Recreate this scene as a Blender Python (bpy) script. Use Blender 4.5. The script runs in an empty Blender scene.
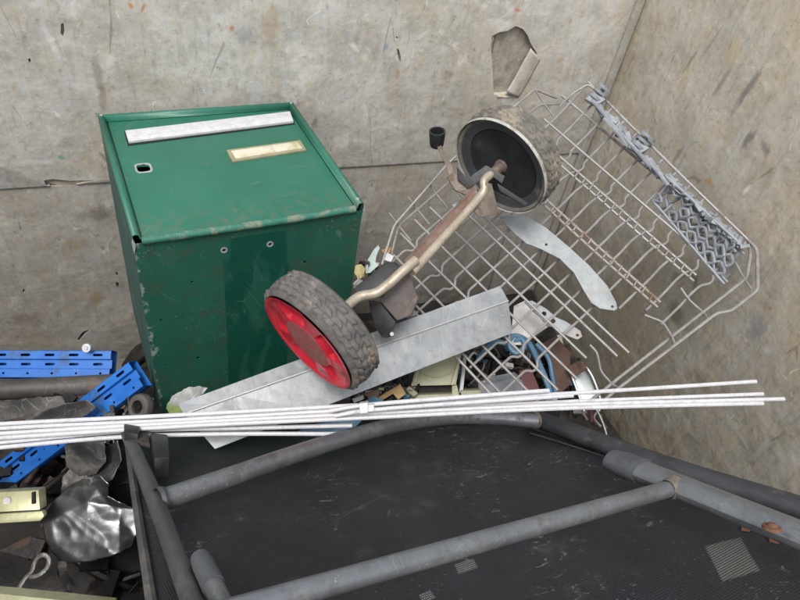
import bpy, bmesh, math, random
import numpy as np
from mathutils import Vector, Matrix, noise

random.seed(7)
scene = bpy.context.scene
col = scene.collection
RAD = math.radians

# ------------------------------------------------------------------ camera
FPX, CX, CY = 628.0, 400.0, 300.0
OZ = 1.40                                    # camera height above the container floor
_d = Vector((291 - CX, 921 - CY, FPX)).normalized()
_x = Vector((2499 - CX, 33 - CY, FPX)); _x = (_x - _d * _x.dot(_d)).normalized()
_z = -_d
_y = _z.cross(_x)
# rows: camera right, camera down, camera forward, in world axes
CR = Vector((_x[0], _y[0], _z[0])); CD = Vector((_x[1], _y[1], _z[1])); CF = Vector((_x[2], _y[2], _z[2]))
CAMPOS = Vector((0, 0, OZ))
cam_data = bpy.data.cameras.new('camera'); cam = bpy.data.objects.new('camera', cam_data); col.objects.link(cam)
cam_data.sensor_width = 36; cam_data.lens = FPX / 800 * 36
cam_data.clip_start = 0.02; cam_data.clip_end = 500
m = Matrix.Identity(4)
for i in range(3):
    m[i][0] = CR[i]; m[i][1] = -CD[i]; m[i][2] = -CF[i]; m[i][3] = CAMPOS[i]
cam.matrix_world = m
scene.camera = cam

# ------------------------------------------------------------------ sky, sun, exposure
SUN_EL, SUN_AZ = 62.0, 215.0                 # azimuth clockwise from +Y
world = bpy.data.worlds.new('World'); scene.world = world; world.use_nodes = True
wn = world.node_tree.nodes; wl = world.node_tree.links; wn.clear()
sky = wn.new('ShaderNodeTexSky'); sky.sky_type = 'NISHITA'; sky.sun_disc = False
sky.sun_elevation = RAD(SUN_EL); sky.sun_rotation = RAD(SUN_AZ); sky.dust_density = 4.0; sky.air_density = 1.2
hs = wn.new('ShaderNodeHueSaturation'); hs.inputs['Saturation'].default_value = 0.30
bg = wn.new('ShaderNodeBackground'); bg.inputs['Strength'].default_value = 0.125
wo = wn.new('ShaderNodeOutputWorld')
wl.new(sky.outputs[0], hs.inputs['Color']); wl.new(hs.outputs[0], bg.inputs['Color']); wl.new(bg.outputs[0], wo.inputs[0])
sun_d = bpy.data.lights.new('sun', 'SUN'); sun_d.energy = 1.1; sun_d.angle = RAD(20); sun_d.color = (1.0, 0.975, 0.94)
sun = bpy.data.objects.new('sun', sun_d); col.objects.link(sun)
sd = Vector((math.sin(RAD(SUN_AZ)) * math.cos(RAD(SUN_EL)), math.cos(RAD(SUN_AZ)) * math.cos(RAD(SUN_EL)), math.sin(RAD(SUN_EL))))
sun.rotation_euler = sd.to_track_quat('Z', 'Y').to_euler(); sun.location = sd * 6
scene.view_settings.view_transform = 'Standard'; scene.view_settings.look = 'None'
scene.view_settings.exposure = 0.60; scene.view_settings.gamma = 1.0
scene.cycles.use_adaptive_sampling = True; scene.cycles.adaptive_threshold = .015; scene.cycles.use_denoising = True
scene.cycles.max_bounces = 5; scene.cycles.diffuse_bounces = 3; scene.cycles.glossy_bounces = 2; scene.cycles.transmission_bounces = 1
scene.cycles.caustics_reflective = False; scene.cycles.caustics_refractive = False

# ------------------------------------------------------------------ pixel helpers
def ray(px, py): return CR * ((px - CX) / FPX) + CD * ((py - CY) / FPX) + CF
def P(px, py, d): return CAMPOS + ray(px, py) * d
def on_axis(px, py, ax, val):
    r = ray(px, py); return CAMPOS + r * ((val - CAMPOS[ax]) / r[ax])
class Frame:
    """a rigid thing's own axes; hit() finds where a line of sight meets its plane at height h"""
    def __init__(s, o, ex, ey, ez):
        s.o = Vector(o); s.ex = Vector(ex).normalized(); s.ez = Vector(ez)
        s.ez = (s.ez - s.ex * s.ez.dot(s.ex)).normalized(); s.ey = s.ez.cross(s.ex)
    def mat(s):
        M = Matrix.Identity(4)
        for i in range(3): M[i][0] = s.ex[i]; M[i][1] = s.ey[i]; M[i][2] = s.ez[i]; M[i][3] = s.o[i]
        return M
    def hit(s, px, py, h=0.0):
        r = ray(px, py); q = s.o + s.ez * h
        t = (q - CAMPOS).dot(s.ez) / r.dot(s.ez); p = CAMPOS + r * t - s.o
        return Vector((p.dot(s.ex), p.dot(s.ey), p.dot(s.ez)))
    def loc(s, w):
        p = Vector(w) - s.o; return Vector((p.dot(s.ex), p.dot(s.ey), p.dot(s.ez)))

# ------------------------------------------------------------------ object helpers
def tag(o, label, cat, group=None, kind=None):
    if label: o['label'] = label
    if cat: o['category'] = cat
    if group: o['group'] = group
    if kind: o['kind'] = kind
    return o
def thing(name, label, cat, M=None, group=None):
    o = bpy.data.objects.new(name, None); col.objects.link(o); o.empty_display_size = .05
    if M is not None: o.matrix_world = M
    return tag(o, label, cat, group)
def at(v): return Matrix.Translation(Vector(v))
def obj(name, bm, mt, parent=None, shift=None, smooth=True, ang=35, M=None):
    """link a bmesh as one object; shift = the parent's location when the mesh was laid out in world space"""
    me = bpy.data.meshes.new(name)
    if shift is not None: bmesh.ops.translate(bm, verts=bm.verts, vec=-Vector(shift))
    bmesh.ops.recalc_face_normals(bm, faces=bm.faces)
    bm.to_mesh(me); bm.free()
    if smooth:
        me.polygons.foreach_set('use_smooth', [True] * len(me.polygons)); me.set_sharp_from_angle(angle=RAD(ang))
    if mt is not None: me.materials.append(mt)
    o = bpy.data.objects.new(name, me); col.objects.link(o)
    if parent is not None: o.parent = parent
    if M is not None: o.matrix_basis = M
    return o
def box(bm, a, b, bev=0.0, M=None):
    a = Vector(a); b = Vector(b)
    r = bmesh.ops.create_cube(bm, size=1.0)
    vs = r['verts']
    for v in vs:
        v.co = Vector([(a[i] + b[i]) / 2 + v.co[i] * (b[i] - a[i]) for i in range(3)])
    if bev:
        es = {e for v in vs for e in v.link_edges}
        g = bmesh.ops.bevel(bm, geom=list(es), offset=bev, segments=2, affect='EDGES', profile=.6)
        vs = list({v for f in g['faces'] for v in f.verts} | {v for v in vs if v.is_valid})
    if M is not None:
        vv = set(vs)
        for v in list(vv):
            for e in v.link_edges: vv.add(e.other_vert(v))
        for v in vv: v.co = M @ v.co
    return bm
def catmull(pts, n=6):
    pts = [Vector(p) for p in pts]
    if len(pts) < 3 or n < 2: return pts
    out = []
    for i in range(len(pts) - 1):
        p0 = pts[max(i - 1, 0)]; p1 = pts[i]; p2 = pts[i + 1]; p3 = pts[min(i + 2, len(pts) - 1)]
        for k in range(n):
            t = k / n
            out.append(.5 * ((2 * p1) + (p2 - p0) * t + (2 * p0 - 5 * p1 + 4 * p2 - p3) * t * t + (3 * p1 - p0 - 3 * p2 + p3) * t ** 3))
    out.append(pts[-1]); return out
def tube(bm, pts, r, seg=10, cap=True, flat=1.0, up=None, n=0):
    """a pipe along a line; flat squashes it along `up`"""
    if n: pts = catmull(pts, n)
    pts = [Vector(p) for p in pts]
    N = len(pts); rad = r if isinstance(r, (list, tuple)) else [r] * N
    T = [(pts[min(i + 1, N - 1)] - pts[max(i - 1, 0)]).normalized() for i in range(N)]
    u = Vector(up) if up is not None else (Vector((0, 0, 1)) if abs(T[0].z) < .9 else Vector((1, 0, 0)))
    rings = []
    for i in range(N):
        u = (u - T[i] * u.dot(T[i])).normalized(); w = T[i].cross(u)
        rings.append([bm.verts.new(pts[i] + w * (rad[i] * math.cos(2 * math.pi * k / seg)) + u * (rad[i] * flat * math.sin(2 * math.pi * k / seg))) for k in range(seg)])
    for i in range(N - 1):
        for k in range(seg):
            bm.faces.new((rings[i][k], rings[i][(k + 1) % seg], rings[i + 1][(k + 1) % seg], rings[i + 1][k]))
    if cap:
        bm.faces.new(rings[0]); bm.faces.new(rings[-1][::-1])
    return bm
def hollow(bm, pts, r, t=.0015, seg=14, flat=1.0, up=None, n=0):
    """an open-ended pipe with wall thickness"""
    if n: pts = catmull(pts, n)
    k0 = len(bm.verts); tube(bm, pts, r, seg, False, flat, up); bm.verts.ensure_lookup_table()
    k1 = len(bm.verts); tube(bm, pts, r - t, seg, False, flat, up); bm.verts.ensure_lookup_table()
    for base in (0, (len(pts) - 1) * seg):
        for k in range(seg):
            a = bm.verts[k0 + base + k]; b = bm.verts[k0 + base + (k + 1) % seg]
            c = bm.verts[k1 + base + (k + 1) % seg]; d = bm.verts[k1 + base + k]
            bm.faces.new((a, b, c, d))
    return bm
def lathe(bm, prof, seg=48, f=None, closed=False):
    """spin (r, z) round Z; f(r, z, angle) -> (r, z) reshapes"""
    rings = []
    for (r, z) in prof:
        ring = []
        for k in range(seg):
            a = 2 * math.pi * k / seg
            rr, zz = f(r, z, a) if f else (r, z)
            ring.append(bm.verts.new((rr * math.cos(a), rr * math.sin(a), zz)))
        rings.append(ring)
    n = len(rings)
    for i in range(n if closed else n - 1):
        A, B = rings[i], rings[(i + 1) % n]
        for k in range(seg): bm.faces.new((A[k], A[(k + 1) % seg], B[(k + 1) % seg], B[k]))
    return rings
def prism(bm, poly, vec, bev=0.0):
    """extrude a polygon (3D points) along vec"""
    vec = Vector(vec)
    a = [bm.verts.new(Vector(p)) for p in poly]; b = [bm.verts.new(Vector(p) + vec) for p in poly]
    n = len(a); fs = [bm.faces.new(a), bm.faces.new(b[::-1])]
    for i in range(n): fs.append(bm.faces.new((a[i], b[i], b[(i + 1) % n], a[(i + 1) % n])))
    if bev:
        es = list({e for f in fs for e in f.edges})
        bmesh.ops.bevel(bm, geom=es, offset=bev, segments=2, affect='EDGES', profile=.6)
    return bm
def cut(o, cutter):
    """carve real holes: boolean with a temporary cutter, applied at once"""
    cm = bpy.data.meshes.new('tmp'); bmesh.ops.recalc_face_normals(cutter, faces=cutter.faces); cutter.to_mesh(cm); cutter.free()
    co = bpy.data.objects.new('tmp', cm); col.objects.link(co); co.matrix_world = o.matrix_world.copy()
    par = o.parent; ml = o.matrix_basis.copy()
    o.parent = None; o.matrix_world = Matrix.Identity(4); co.matrix_world = Matrix.Identity(4)
    md = o.modifiers.new('b', 'BOOLEAN'); md.operation = 'DIFFERENCE'; md.object = co; md.solver = 'EXACT'; md.use_self = False
    bpy.context.view_layer.update()
    dg = bpy.context.evaluated_depsgraph_get()
    me = bpy.data.meshes.new_from_object(o.evaluated_get(dg)); old = o.data
    o.modifiers.clear(); o.data = me; bpy.data.meshes.remove(old)
    bpy.data.objects.remove(co); bpy.data.meshes.remove(cm)
    o.parent = par; o.matrix_basis = ml
    me.polygons.foreach_set('use_smooth', [True] * len(me.polygons)); me.set_sharp_from_angle(angle=RAD(30))
def solidify(o, t, off=0.0):
    md = o.modifiers.new('thickness', 'SOLIDIFY'); md.thickness = t; md.offset = off; return o

# ------------------------------------------------------------------ materials
class NT:
    def __init__(s, name):
        s.m = bpy.data.materials.new(name); s.m.use_nodes = True; s.t = s.m.node_tree; s.t.nodes.clear()
        s.out = s.n('ShaderNodeOutputMaterial'); s.b = s.n('ShaderNodeBsdfPrincipled'); s.l(s.b.outputs[0], s.out.inputs[0])
        s.tc = s.n('ShaderNodeTexCoord').outputs['Object']
    def n(s, t, **k):
        o = s.t.nodes.new(t)
        for a, v in k.items(): setattr(o, a, v)
        return o
    def l(s, a, b): s.t.links.new(a, b)
    def put(s, sock, v):
        if isinstance(v, bpy.types.NodeSocket): s.l(v, sock)
        elif isinstance(v, (tuple, list)): sock.default_value = tuple(v) + ((1,) if len(v) == 3 and sock.type == 'RGBA' else ())
        else: sock.default_value = v
    def mapc(s, scale=(1, 1, 1), rot=(0, 0, 0), loc=(0, 0, 0), src=None):
        o = s.n('ShaderNodeMapping'); s.l(src or s.tc, o.inputs[0])
        o.inputs['Scale'].default_value = scale; o.inputs['Rotation'].default_value = rot; o.inputs['Location'].default_value = loc
        return o.outputs[0]
    def noise(s, scale, detail=4, rough=.55, vec=None, dist=0.0):
        o = s.n('ShaderNodeTexNoise'); s.l(vec or s.tc, o.inputs['Vector'])
        o.inputs['Scale'].default_value = scale; o.inputs['Detail'].default_value = detail
        o.inputs['Roughness'].default_value = rough; o.inputs['Distortion'].default_value = dist
        return o.outputs['Fac']
    def vor(s, scale, vec=None, feature='F1', rnd=1.0):
        o = s.n('ShaderNodeTexVoronoi', feature=feature); s.l(vec or s.tc, o.inputs['Vector']); o.inputs['Scale'].default_value = scale
        o.inputs['Randomness'].default_value = rnd
        return o
    def ramp(s, fac, a, b, lo=0.0, hi=1.0):
        o = s.n('ShaderNodeMapRange', interpolation_type='SMOOTHSTEP'); s.put(o.inputs[0], fac)
        o.inputs[1].default_value = a; o.inputs[2].default_value = b; o.inputs[3].default_value = lo; o.inputs[4].default_value = hi
        return o.outputs[0]
    def mul(s, a, b, op='MULTIPLY'):
        o = s.n('ShaderNodeMath', operation=op); s.put(o.inputs[0], a); s.put(o.inputs[1], b); return o.outputs[0]
    def mix(s, fac, a, b, mode='MIX'):
        o = s.n('ShaderNodeMix', data_type='RGBA', blend_type=mode); s.put(o.inputs[0], fac); s.put(o.inputs[6], a); s.put(o.inputs[7], b)
        return o.outputs[2]
    def sep(s, vec=None):
        o = s.n('ShaderNodeSeparateXYZ'); s.l(vec or s.tc, o.inputs[0]); return o.outputs
    def bump(s, h, dist, strength=1.0, prev=None):
        o = s.n('ShaderNodeBump'); s.l(h, o.inputs['Height']); o.inputs['Distance'].default_value = dist; o.inputs['Strength'].default_value = strength
        if prev is not None: s.l(prev, o.inputs['Normal'])
        return o.outputs[0]
    def done(s, color, rough, metal=0.0, normal=None, spec=None, **kw):
        s.put(s.b.inputs['Base Color'], color); s.put(s.b.inputs['Roughness'], rough); s.put(s.b.inputs['Metallic'], metal)
        if normal is not None: s.l(normal, s.b.inputs['Normal'])
        if spec is not None: s.b.inputs['Specular IOR Level'].default_value = spec
        for k, v in kw.items(): s.b.inputs[k].default_value = v
        return s.m

def scratches(t, scale, rot, thin, keep, stretch=14.0, seed=0.0, plane='xz'):
    """sparse thin scuff lines: edges of a stretched cell pattern, kept only where a noise allows"""
    v0 = t.mapc(rot=rot, loc=(seed, seed * 1.7, seed * .6))
    v = t.mapc(scale=(stretch, 1.0, 1.0) if plane != 'xz' else (stretch, stretch, 1.0), src=v0)
    e = t.vor(scale, v, 'DISTANCE_TO_EDGE').outputs['Distance']
    line = t.ramp(e, 0.0, thin, 1.0, 0.0)
    k = t.ramp(t.noise(scale * 1.3, 2, .5, v0), keep, keep + .06)
    return t.mul(line, k)

def surf(name, c1, c2, scale=30, rough=(.4, .6), metal=0.0, bump=.0006, dirt=None, dirt_at=.56, dirt_scale=12, scr=None, scr_amt=.6, spec=.5,
         speck=None, speck_size=.18, speck_scale=220):
    """a worn surface: two tones, dirt patches, scuffs and specks"""
    t = NT(name)
    n1 = t.noise(scale, 6, .6); n2 = t.noise(scale * 4.3, 4, .6)
    c = t.mix(t.ramp(n1, .35, .65), c1, c2)
    c = t.mix(t.mul(t.ramp(n2, .45, .75), .35), c, tuple(x * .55 for x in c1))
    rg = t.ramp(n1, .3, .7, rough[0], rough[1]); mt = metal
    if dirt:
        d = t.ramp(t.noise(dirt_scale, 7, .68, dist=.4), dirt_at, dirt_at + .12)
        c = t.mix(t.mul(d, .85), c, dirt); rg = t.mix(d, rg, (.85, .85, .85)); 
        if metal: mt = t.mul(t.ramp(d, 0, 1, 1, .15), metal)
    if scr:
        s = scratches(t, 9, (.3, .5, .6), .02, .5, plane='x'); s2 = scratches(t, 14, (1.1, .2, 2.0), .02, .52, seed=3.1, plane='x')
        c = t.mix(t.mul(t.mul(s, s2, 'MAXIMUM'), scr_amt), c, scr)
    if speck:
        vo = t.vor(speck_scale); pk = t.mul(t.ramp(vo.outputs['Distance'], speck_size, speck_size + .05, 1, 0), t.ramp(t.noise(25, 3), .48, .6))
        c = t.mix(pk, c, speck)
    nb = t.bump(t.mul(n1, t.mul(n2, .5), 'ADD'), bump)
    return t.done(c, rg, mt, nb, spec)

def plywood(name, light, mid, dark, warm, seed=0.0, along='x', stain=.5, marks=()):
    """weathered plywood: mottled veneer, faint vertical grain, cracks, scuffs, dents, stains and paint marks"""
    t = NT(name)
    def dk(f): return tuple(v * f for v in dark)
    def lt(f): return tuple(min(.88, v * f) for v in light)
    base = t.mapc(loc=(seed, seed * .7, seed * 1.3))
    big = t.noise(2.4, 3, .6, base); med = t.noise(11, 5, .68, base, .25)
    gr = t.noise(1.0, 4, .65, t.mapc(scale=(80, 80, 9), src=base))
    fine = t.noise(85, 5, .80, base)
    hn = t.n('ShaderNodeTexNoise'); t.l(t.mapc(scale=(1, 1, .6) if along == 'x' else (1.2, 1.2, .34), src=base), hn.inputs['Vector']); hn.inputs['Scale'].default_value = 30; hn.inputs['Detail'].default_value = 5; hn.inputs['Roughness'].default_value = .7; hn.inputs['Distortion'].default_value = .25
    hc = t.n('ShaderNodeSeparateColor'); t.l(hn.outputs['Color'], hc.inputs[0])
    c = t.mix(t.ramp(med, .36, .64), mid, light)
    c = t.mix(t.mul(t.ramp(big, .44, .62), stain), c, warm)
    c = t.mix(t.mul(t.ramp(hc.outputs[0], .50, .66), .45), c, tuple(v * f for v, f in zip(warm, (1.12, 1.02, .85))))      # ochre mottling
    c = t.mix(t.mul(t.ramp(hc.outputs[1], .52, .68), .42), c, tuple(v * f for v, f in zip(light, (.92, 1.0, 1.10))))       # cool bleached mottling
    c = t.mix(t.mul(t.ramp(hc.outputs[2], .53, .70), .36), c, dk(1.05))                                                   # grey grime mottling
    c = t.mix(t.mul(t.ramp(gr, .52, .76), .38 if along == 'y' else .28), c, dk(.7)); c = t.mix(t.mul(t.ramp(gr, .44, .26), .14), c, lt(1.4))
    c = t.mix(t.mul(t.ramp(fine, .54, .70), .50), c, dk(.5)); c = t.mix(t.mul(t.ramp(fine, .45, .30), .40), c, lt(1.4))
    gm = t.ramp(t.noise(4.6, 6, .74, t.mapc(loc=(4.1, 2, 1), src=base), .4), .55, .68); c = t.mix(t.mul(gm, .24), c, dk(.8))
    wb = t.ramp(t.noise(8.5, 6, .76, t.mapc(loc=(1.3, 8, 5), src=base), .5), .57, .66); c = t.mix(t.mul(wb, .45), c, lt(1.3))
    # cracks and scuffs: contour lines of a soft noise, kept in short lengths
    def contour(scale, sc, off, width, lo):
        v = t.mapc(scale=sc, loc=(off, off * .3, off * .6), src=base)
        n = t.noise(scale, 1, .5, v, .4)
        line = t.ramp(t.mul(t.mul(n, .5, 'SUBTRACT'), 0.0, 'ABSOLUTE'), width * .35, width, 1, 0)
        return t.mul(line, t.ramp(t.noise(scale * 1.7, 2, .6, t.mapc(loc=(off, 3, 1), src=base)), lo, lo + .05))
    crack = contour(9, (1, 1, .22), 3.0, .006, .57)
    arc = contour(11, (1, 1, .8), 11.0, .007, .60)
    arc2 = contour(16, (.6, .6, 1.1), 23.0, .009, .59)
    c = t.mix(t.mul(crack, .42), c, dk(.45)); c = t.mix(t.mul(arc, .5), c, lt(1.5)); c = t.mix(t.mul(arc2, .24), c, dk(.65))
    # dents with a torn, dark heart
    dv = t.vor(20, t.mapc(scale=(1, 1, .70), rot=(0, .4, 0) if along == 'x' else (.4, 0, 0), src=base)); dj = t.mul(dv.outputs['Distance'], t.mul(hc.outputs[0], .45), 'ADD')
    pick = t.ramp(big, .44, .50); ds = t.n('ShaderNodeSeparateColor'); t.l(dv.outputs['Color'], ds.inputs[0]); pick = t.mul(pick, t.ramp(ds.outputs[1], .55, .60))
    dent = t.mul(t.ramp(dj, .28, .50, 1, 0), pick); heart = t.mul(t.ramp(dj, .27, .31, 1, 0), pick)
    c = t.mix(t.mul(dent, .22), c, lt(1.3)); c = t.mix(t.mul(heart, .55), c, dk(.55))
    # stains and smears that sit at known spots
    wn_ = t.mul(hc.outputs[1], med, 'ADD')
    for ctr, rx, rz, ang, colr, amt in marks:
        rot = (0, ang, 0) if along == 'x' else (ang, 0, 0)
        mp = t.n('ShaderNodeMapping'); mp.vector_type = 'TEXTURE'; t.l(t.tc, mp.inputs[0])
        mp.inputs['Location'].default_value = ctr; mp.inputs['Rotation'].default_value = rot
        mp.inputs['Scale'].default_value = (rx, .2, rz) if along == 'x' else (.2, rx, rz)
        ln = t.n('ShaderNodeVectorMath', operation='LENGTH'); t.l(mp.outputs[0], ln.inputs[0])
        d = t.mul(ln.outputs['Value'], t.mul(wn_, 1.5), 'ADD')
        c = t.mix(t.mul(t.ramp(d, 1.75, 2.5, 1, 0), amt), c, colr)
    h = t.mul(t.mul(gr, .30), t.mul(med, 1.4), 'ADD'); h = t.mul(h, t.mul(fine, .22), 'ADD'); h = t.mul(h, t.mul(dent, -.9), 'ADD')
    h = t.mul(h, t.mul(t.noise(19, 2, .5, base, .3), 2.2), 'ADD'); h = t.mul(h, t.mul(hc.outputs[2], .7), 'ADD')
    return t.done(c, t.ramp(med, .3, .7, .60, .85), 0, t.bump(h, .0019, .8), .3)

XR, YB, XL, YF = .9915, 1.215, -1.10, -.42
ZTOP = OZ - .285
def mk_b(px, py, rx, rz, ang, colr, amt):
    v = on_axis(px, py, 1, YB); return ((v.x, YB, v.z), rx, rz, ang, colr, amt)
def mk_s(px, py, rx, rz, ang, colr, amt):
    v = on_axis(px, py, 0, XR); return ((XR, v.y, v.z), rx, rz, ang, colr, amt)
ORG = (.52, .20, .07)
BACK_MARKS = [mk_b(131, 6, .006, .012, -.5, ORG, .8), mk_b(143, 8, .005, .015, .5, ORG, .8), mk_b(517, 10, .014, .006, .2, (.60, .24, .17), .85), mk_b(398, 73, .006, .014, 0, (.45, .27, .12), .6),
              mk_b(386, 47, .008, .014, .3, (.20, .28, .42), .6), mk_b(61, 157, .008, .008, 0, (.12, .30, .22), .7), mk_b(272, 25, .02, .04, .2, (.42, .30, .16), .5), mk_b(448, 75, .02, .018, 0, (.27, .21, .15), .5),
              mk_b(232, 28, .006, .006, 0, ORG, .7), mk_b(98, 75, .012, .05, .1, (.22, .19, .15), .5), mk_b(103, 100, .010, .035, .1, (.20, .17, .14), .5), mk_b(245, 35, .03, .02, .4, (.27, .27, .27), .5), mk_b(560, 60, .012, .010, 0, (.45, .28, .15), .5),
              mk_b(50, 40, .008, .055, -.2, (.68, .67, .65), .6), mk_b(110, 62, .010, .02, .6, (.70, .68, .66), .6), mk_b(355, 48, .018, .007, .7, (.72, .71, .69), .7), mk_b(30, 162, .045, .007, .05, (.68, .66, .63), .55)]
LOW_MARKS = [mk_b(95, 300, .018, .04, 0, (.30, .21, .08), .55), mk_b(70, 245, .03, .02, 0, (.30, .22, .11), .45), mk_b(100, 215, .03, .025, .3, (.11, .10, .085), .5), mk_b(25, 320, .05, .03, 0, (.13, .11, .09), .4)]
SIDE_MARKS = [mk_s(746, 92, .010, .05, .1, (.17, .155, .145), .75), mk_s(748, 138, .014, .03, .2, (.16, .145, .14), .75), mk_s(765, 148, .022, .014, .3, (.18, .165, .15), .7), mk_s(709, 182, .012, .012, 0, (.50, .30, .09), .8), mk_s(746, 190, .006, .016, .1, (.74, .72, .68), .8),
              mk_s(678, 155, .008, .03, .2, (.19, .17, .14), .6), mk_s(690, 62, .006, .045, .2, (.22, .19, .15), .6), mk_s(720, 85, .006, .05, .15, (.23, .20, .15), .5), mk_s(655, 110, .01, .012, 0, (.46, .33, .14), .5), mk_s(675, 312, .04, .028, .2, (.17, .145, .11), .65),
              mk_s(757, 325, .035, .035, 0, (.27, .28, .31), .55), mk_s(770, 308, .008, .006, 0, (.40, .16, .12), .6), mk_s(768, 350, .010, .012, .5, (.60, .58, .55), .6), mk_s(700, 380, .05, .03, .2, (.15, .13, .10), .45), mk_s(735, 50, .03, .03, 0, (.50, .38, .20), .4), mk_s(700, 200, .02, .05, .2, (.49, .43, .33), .4)]
MT = {}
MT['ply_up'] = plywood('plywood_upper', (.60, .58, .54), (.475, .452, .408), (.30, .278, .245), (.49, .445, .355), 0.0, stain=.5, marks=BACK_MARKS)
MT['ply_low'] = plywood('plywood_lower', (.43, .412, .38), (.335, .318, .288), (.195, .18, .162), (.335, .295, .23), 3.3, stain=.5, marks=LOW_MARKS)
MT['ply_side'] = plywood('plywood_side', (.545, .507, .44), (.445, .407, .34), (.28, .252, .207), (.49, .42, .305), 6.1, along='y', stain=.7, marks=SIDE_MARKS)
MT['floor'] = plywood('plywood_floor', (.20, .18, .155), (.14, .12, .10), (.09, .08, .065), (.18, .13, .08), 9.1, stain=.5)
MT['raw_wood'] = surf('raw_wood', (.46, .37, .26), (.56, .48, .37), 25, (.7, .85), bump=.001, dirt=(.30, .25, .19), dirt_at=.55, dirt_scale=30)
MT['veneer'] = surf('torn_veneer', (.50, .45, .40), (.60, .55, .49), 25, (.7, .85), bump=.001, dirt=(.38, .32, .27), dirt_at=.55, dirt_scale=40)
MT['core_wood'] = surf('core_wood', (.33, .30, .25), (.42, .385, .325), 35, (.8, .9), bump=.002, dirt=(.28, .24, .185), dirt_at=.54, dirt_scale=40)
MT['ground'] = surf('ground', (.30, .29, .28), (.38, .37, .36), 3, (.8, .9), bump=.002)
MT['gwhite'] = surf('white_plastic', (.57, .57, .59), (.65, .65, .67), 60, (.35, .5), bump=.0002, dirt=(.45, .43, .40), dirt_at=.58, dirt_scale=26)
MT['black'] = surf('black_plastic', (.018, .018, .019), (.03, .03, .031), 40, (.4, .6), bump=.0006, dirt=(.09, .08, .07), dirt_at=.58, dirt_scale=25)
MT['void'] = surf('dark_inside', (.008, .008, .008), (.012, .012, .012), 20, (.8, .9))
MT['galv'] = surf('galvanised', (.31, .325, .335), (.39, .405, .415), 22, (.38, .55), .55, .0004, dirt=(.33, .33, .32), dirt_at=.56, dirt_scale=16, scr=(.62, .63, .63), scr_amt=.35)
MT['galv_edge'] = surf('galvanised_edge', (.48, .49, .50), (.55, .56, .57), 50, (.35, .5), .3)
MT['strip'] = surf('pale_steel_strip', (.29, .315, .325), (.355, .38, .39), 18, (.5, .62), .15, .0003, dirt=(.42, .31, .19), dirt_at=.57, dirt_scale=11, scr=(.55, .58, .58), scr_amt=.3)
MT['wire'] = surf('rack_wire', (.27, .258, .25), (.345, .33, .322), 40, (.4, .6), .15, .0004, dirt=(.22, .175, .14), dirt_at=.57, dirt_scale=22)
MT['wire_rust'] = surf('rack_wire_rusty', (.30, .26, .235), (.36, .33, .315), 40, (.5, .7), .1, .0008, dirt=(.20, .105, .06), dirt_at=.50, dirt_scale=24)
MT['gplastic'] = surf('grey_plastic', (.20, .218, .245), (.30, .32, .345), 40, (.4, .55), 0, .0004, dirt=(.22, .22, .22), dirt_at=.58, dirt_scale=30)
MT['tyre'] = surf('tyre_rubber', (.115, .11, .106), (.17, .16, .15), 26, (.75, .9), 0, .0012, dirt=(.29, .245, .20), dirt_at=.51, dirt_scale=17, spec=.3)
MT['tyre_mud'] = surf('tyre_rubber_muddy', (.14, .13, .115), (.20, .185, .16), 26, (.8, .92), 0, .0014, dirt=(.31, .27, .215), dirt_at=.48, dirt_scale=19, spec=.3)
MT['red'] = surf('red_hub', (.54, .013, .032), (.60, .025, .05), 20, (.38, .5), 0, .0004, dirt=(.26, .085, .08), dirt_at=.53, dirt_scale=20)
MT['red_dust'] = surf('red_hub_dusty', (.40, .075, .075), (.33, .11, .10), 60, (.7, .85), 0, .0006, dirt=(.30, .17, .145), dirt_at=.5, dirt_scale=90)
MT['hubblack'] = surf('black_hub', (.02, .021, .023), (.04, .042, .045), 14, (.38, .6), 0, .0006, dirt=(.13, .11, .08), dirt_at=.58, dirt_scale=14, speck=(.25, .24, .22), speck_size=.10)
MT['hubmid'] = surf('black_hub_ring', (.055, .058, .063), (.08, .084, .09), 14, (.4, .55), 0, .0004, dirt=(.19, .17, .14), dirt_at=.58, dirt_scale=18)
MT['rimpale'] = surf('pale_rim', (.42, .41, .38), (.50, .49, .46), 30, (.5, .65), 0, .0004, dirt=(.22, .19, .15), dirt_at=.52, dirt_scale=30)
MT['cream'] = surf('cream_zinc_rod', (.43, .37, .28), (.50, .44, .35), 22, (.38, .55), .35, .0008, dirt=(.22, .145, .09), dirt_at=.51, dirt_scale=26)
MT['rustbar'] = surf('rusty_bar', (.19, .115, .09), (.26, .175, .145), 30, (.6, .8), .1, .001, dirt=(.42, .33, .24), dirt_at=.57, dirt_scale=28)
MT['brown_metal'] = surf('brown_bracket', (.16, .125, .10), (.255, .21, .17), 30, (.5, .7), .3, .001, dirt=(.12, .08, .055), dirt_at=.52, dirt_scale=30)
MT['housing'] = surf('dirty_housing', (.075, .064, .06), (.12, .10, .09), 22, (.6, .8), 0, .0012, dirt=(.20, .145, .11), dirt_at=.52, dirt_scale=20)
MT['steel'] = surf('grey_tube', (.185, .195, .205), (.245, .257, .27), 20, (.27, .42), .55, .0004, dirt=(.095, .088, .08), dirt_at=.53, dirt_scale=20, scr=(.45, .46, .47), scr_amt=.25, speck=(.5, .5, .48), speck_size=.10)
MT['steel_dk'] = surf('grey_tube_dark', (.075, .077, .078), (.115, .117, .118), 20, (.45, .6), .3, .0004, dirt=(.13, .12, .105), dirt_at=.54, dirt_scale=24, speck=(.42, .33, .18), speck_size=.10)
MT['sleeve'] = surf('charcoal_sleeve', (.034, .036, .04), (.05, .053, .058), 30, (.55, .7), 0, .0004, dirt=(.10, .098, .095), dirt_at=.58, dirt_scale=14, speck=(.22, .22, .22), speck_size=.08)
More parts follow.
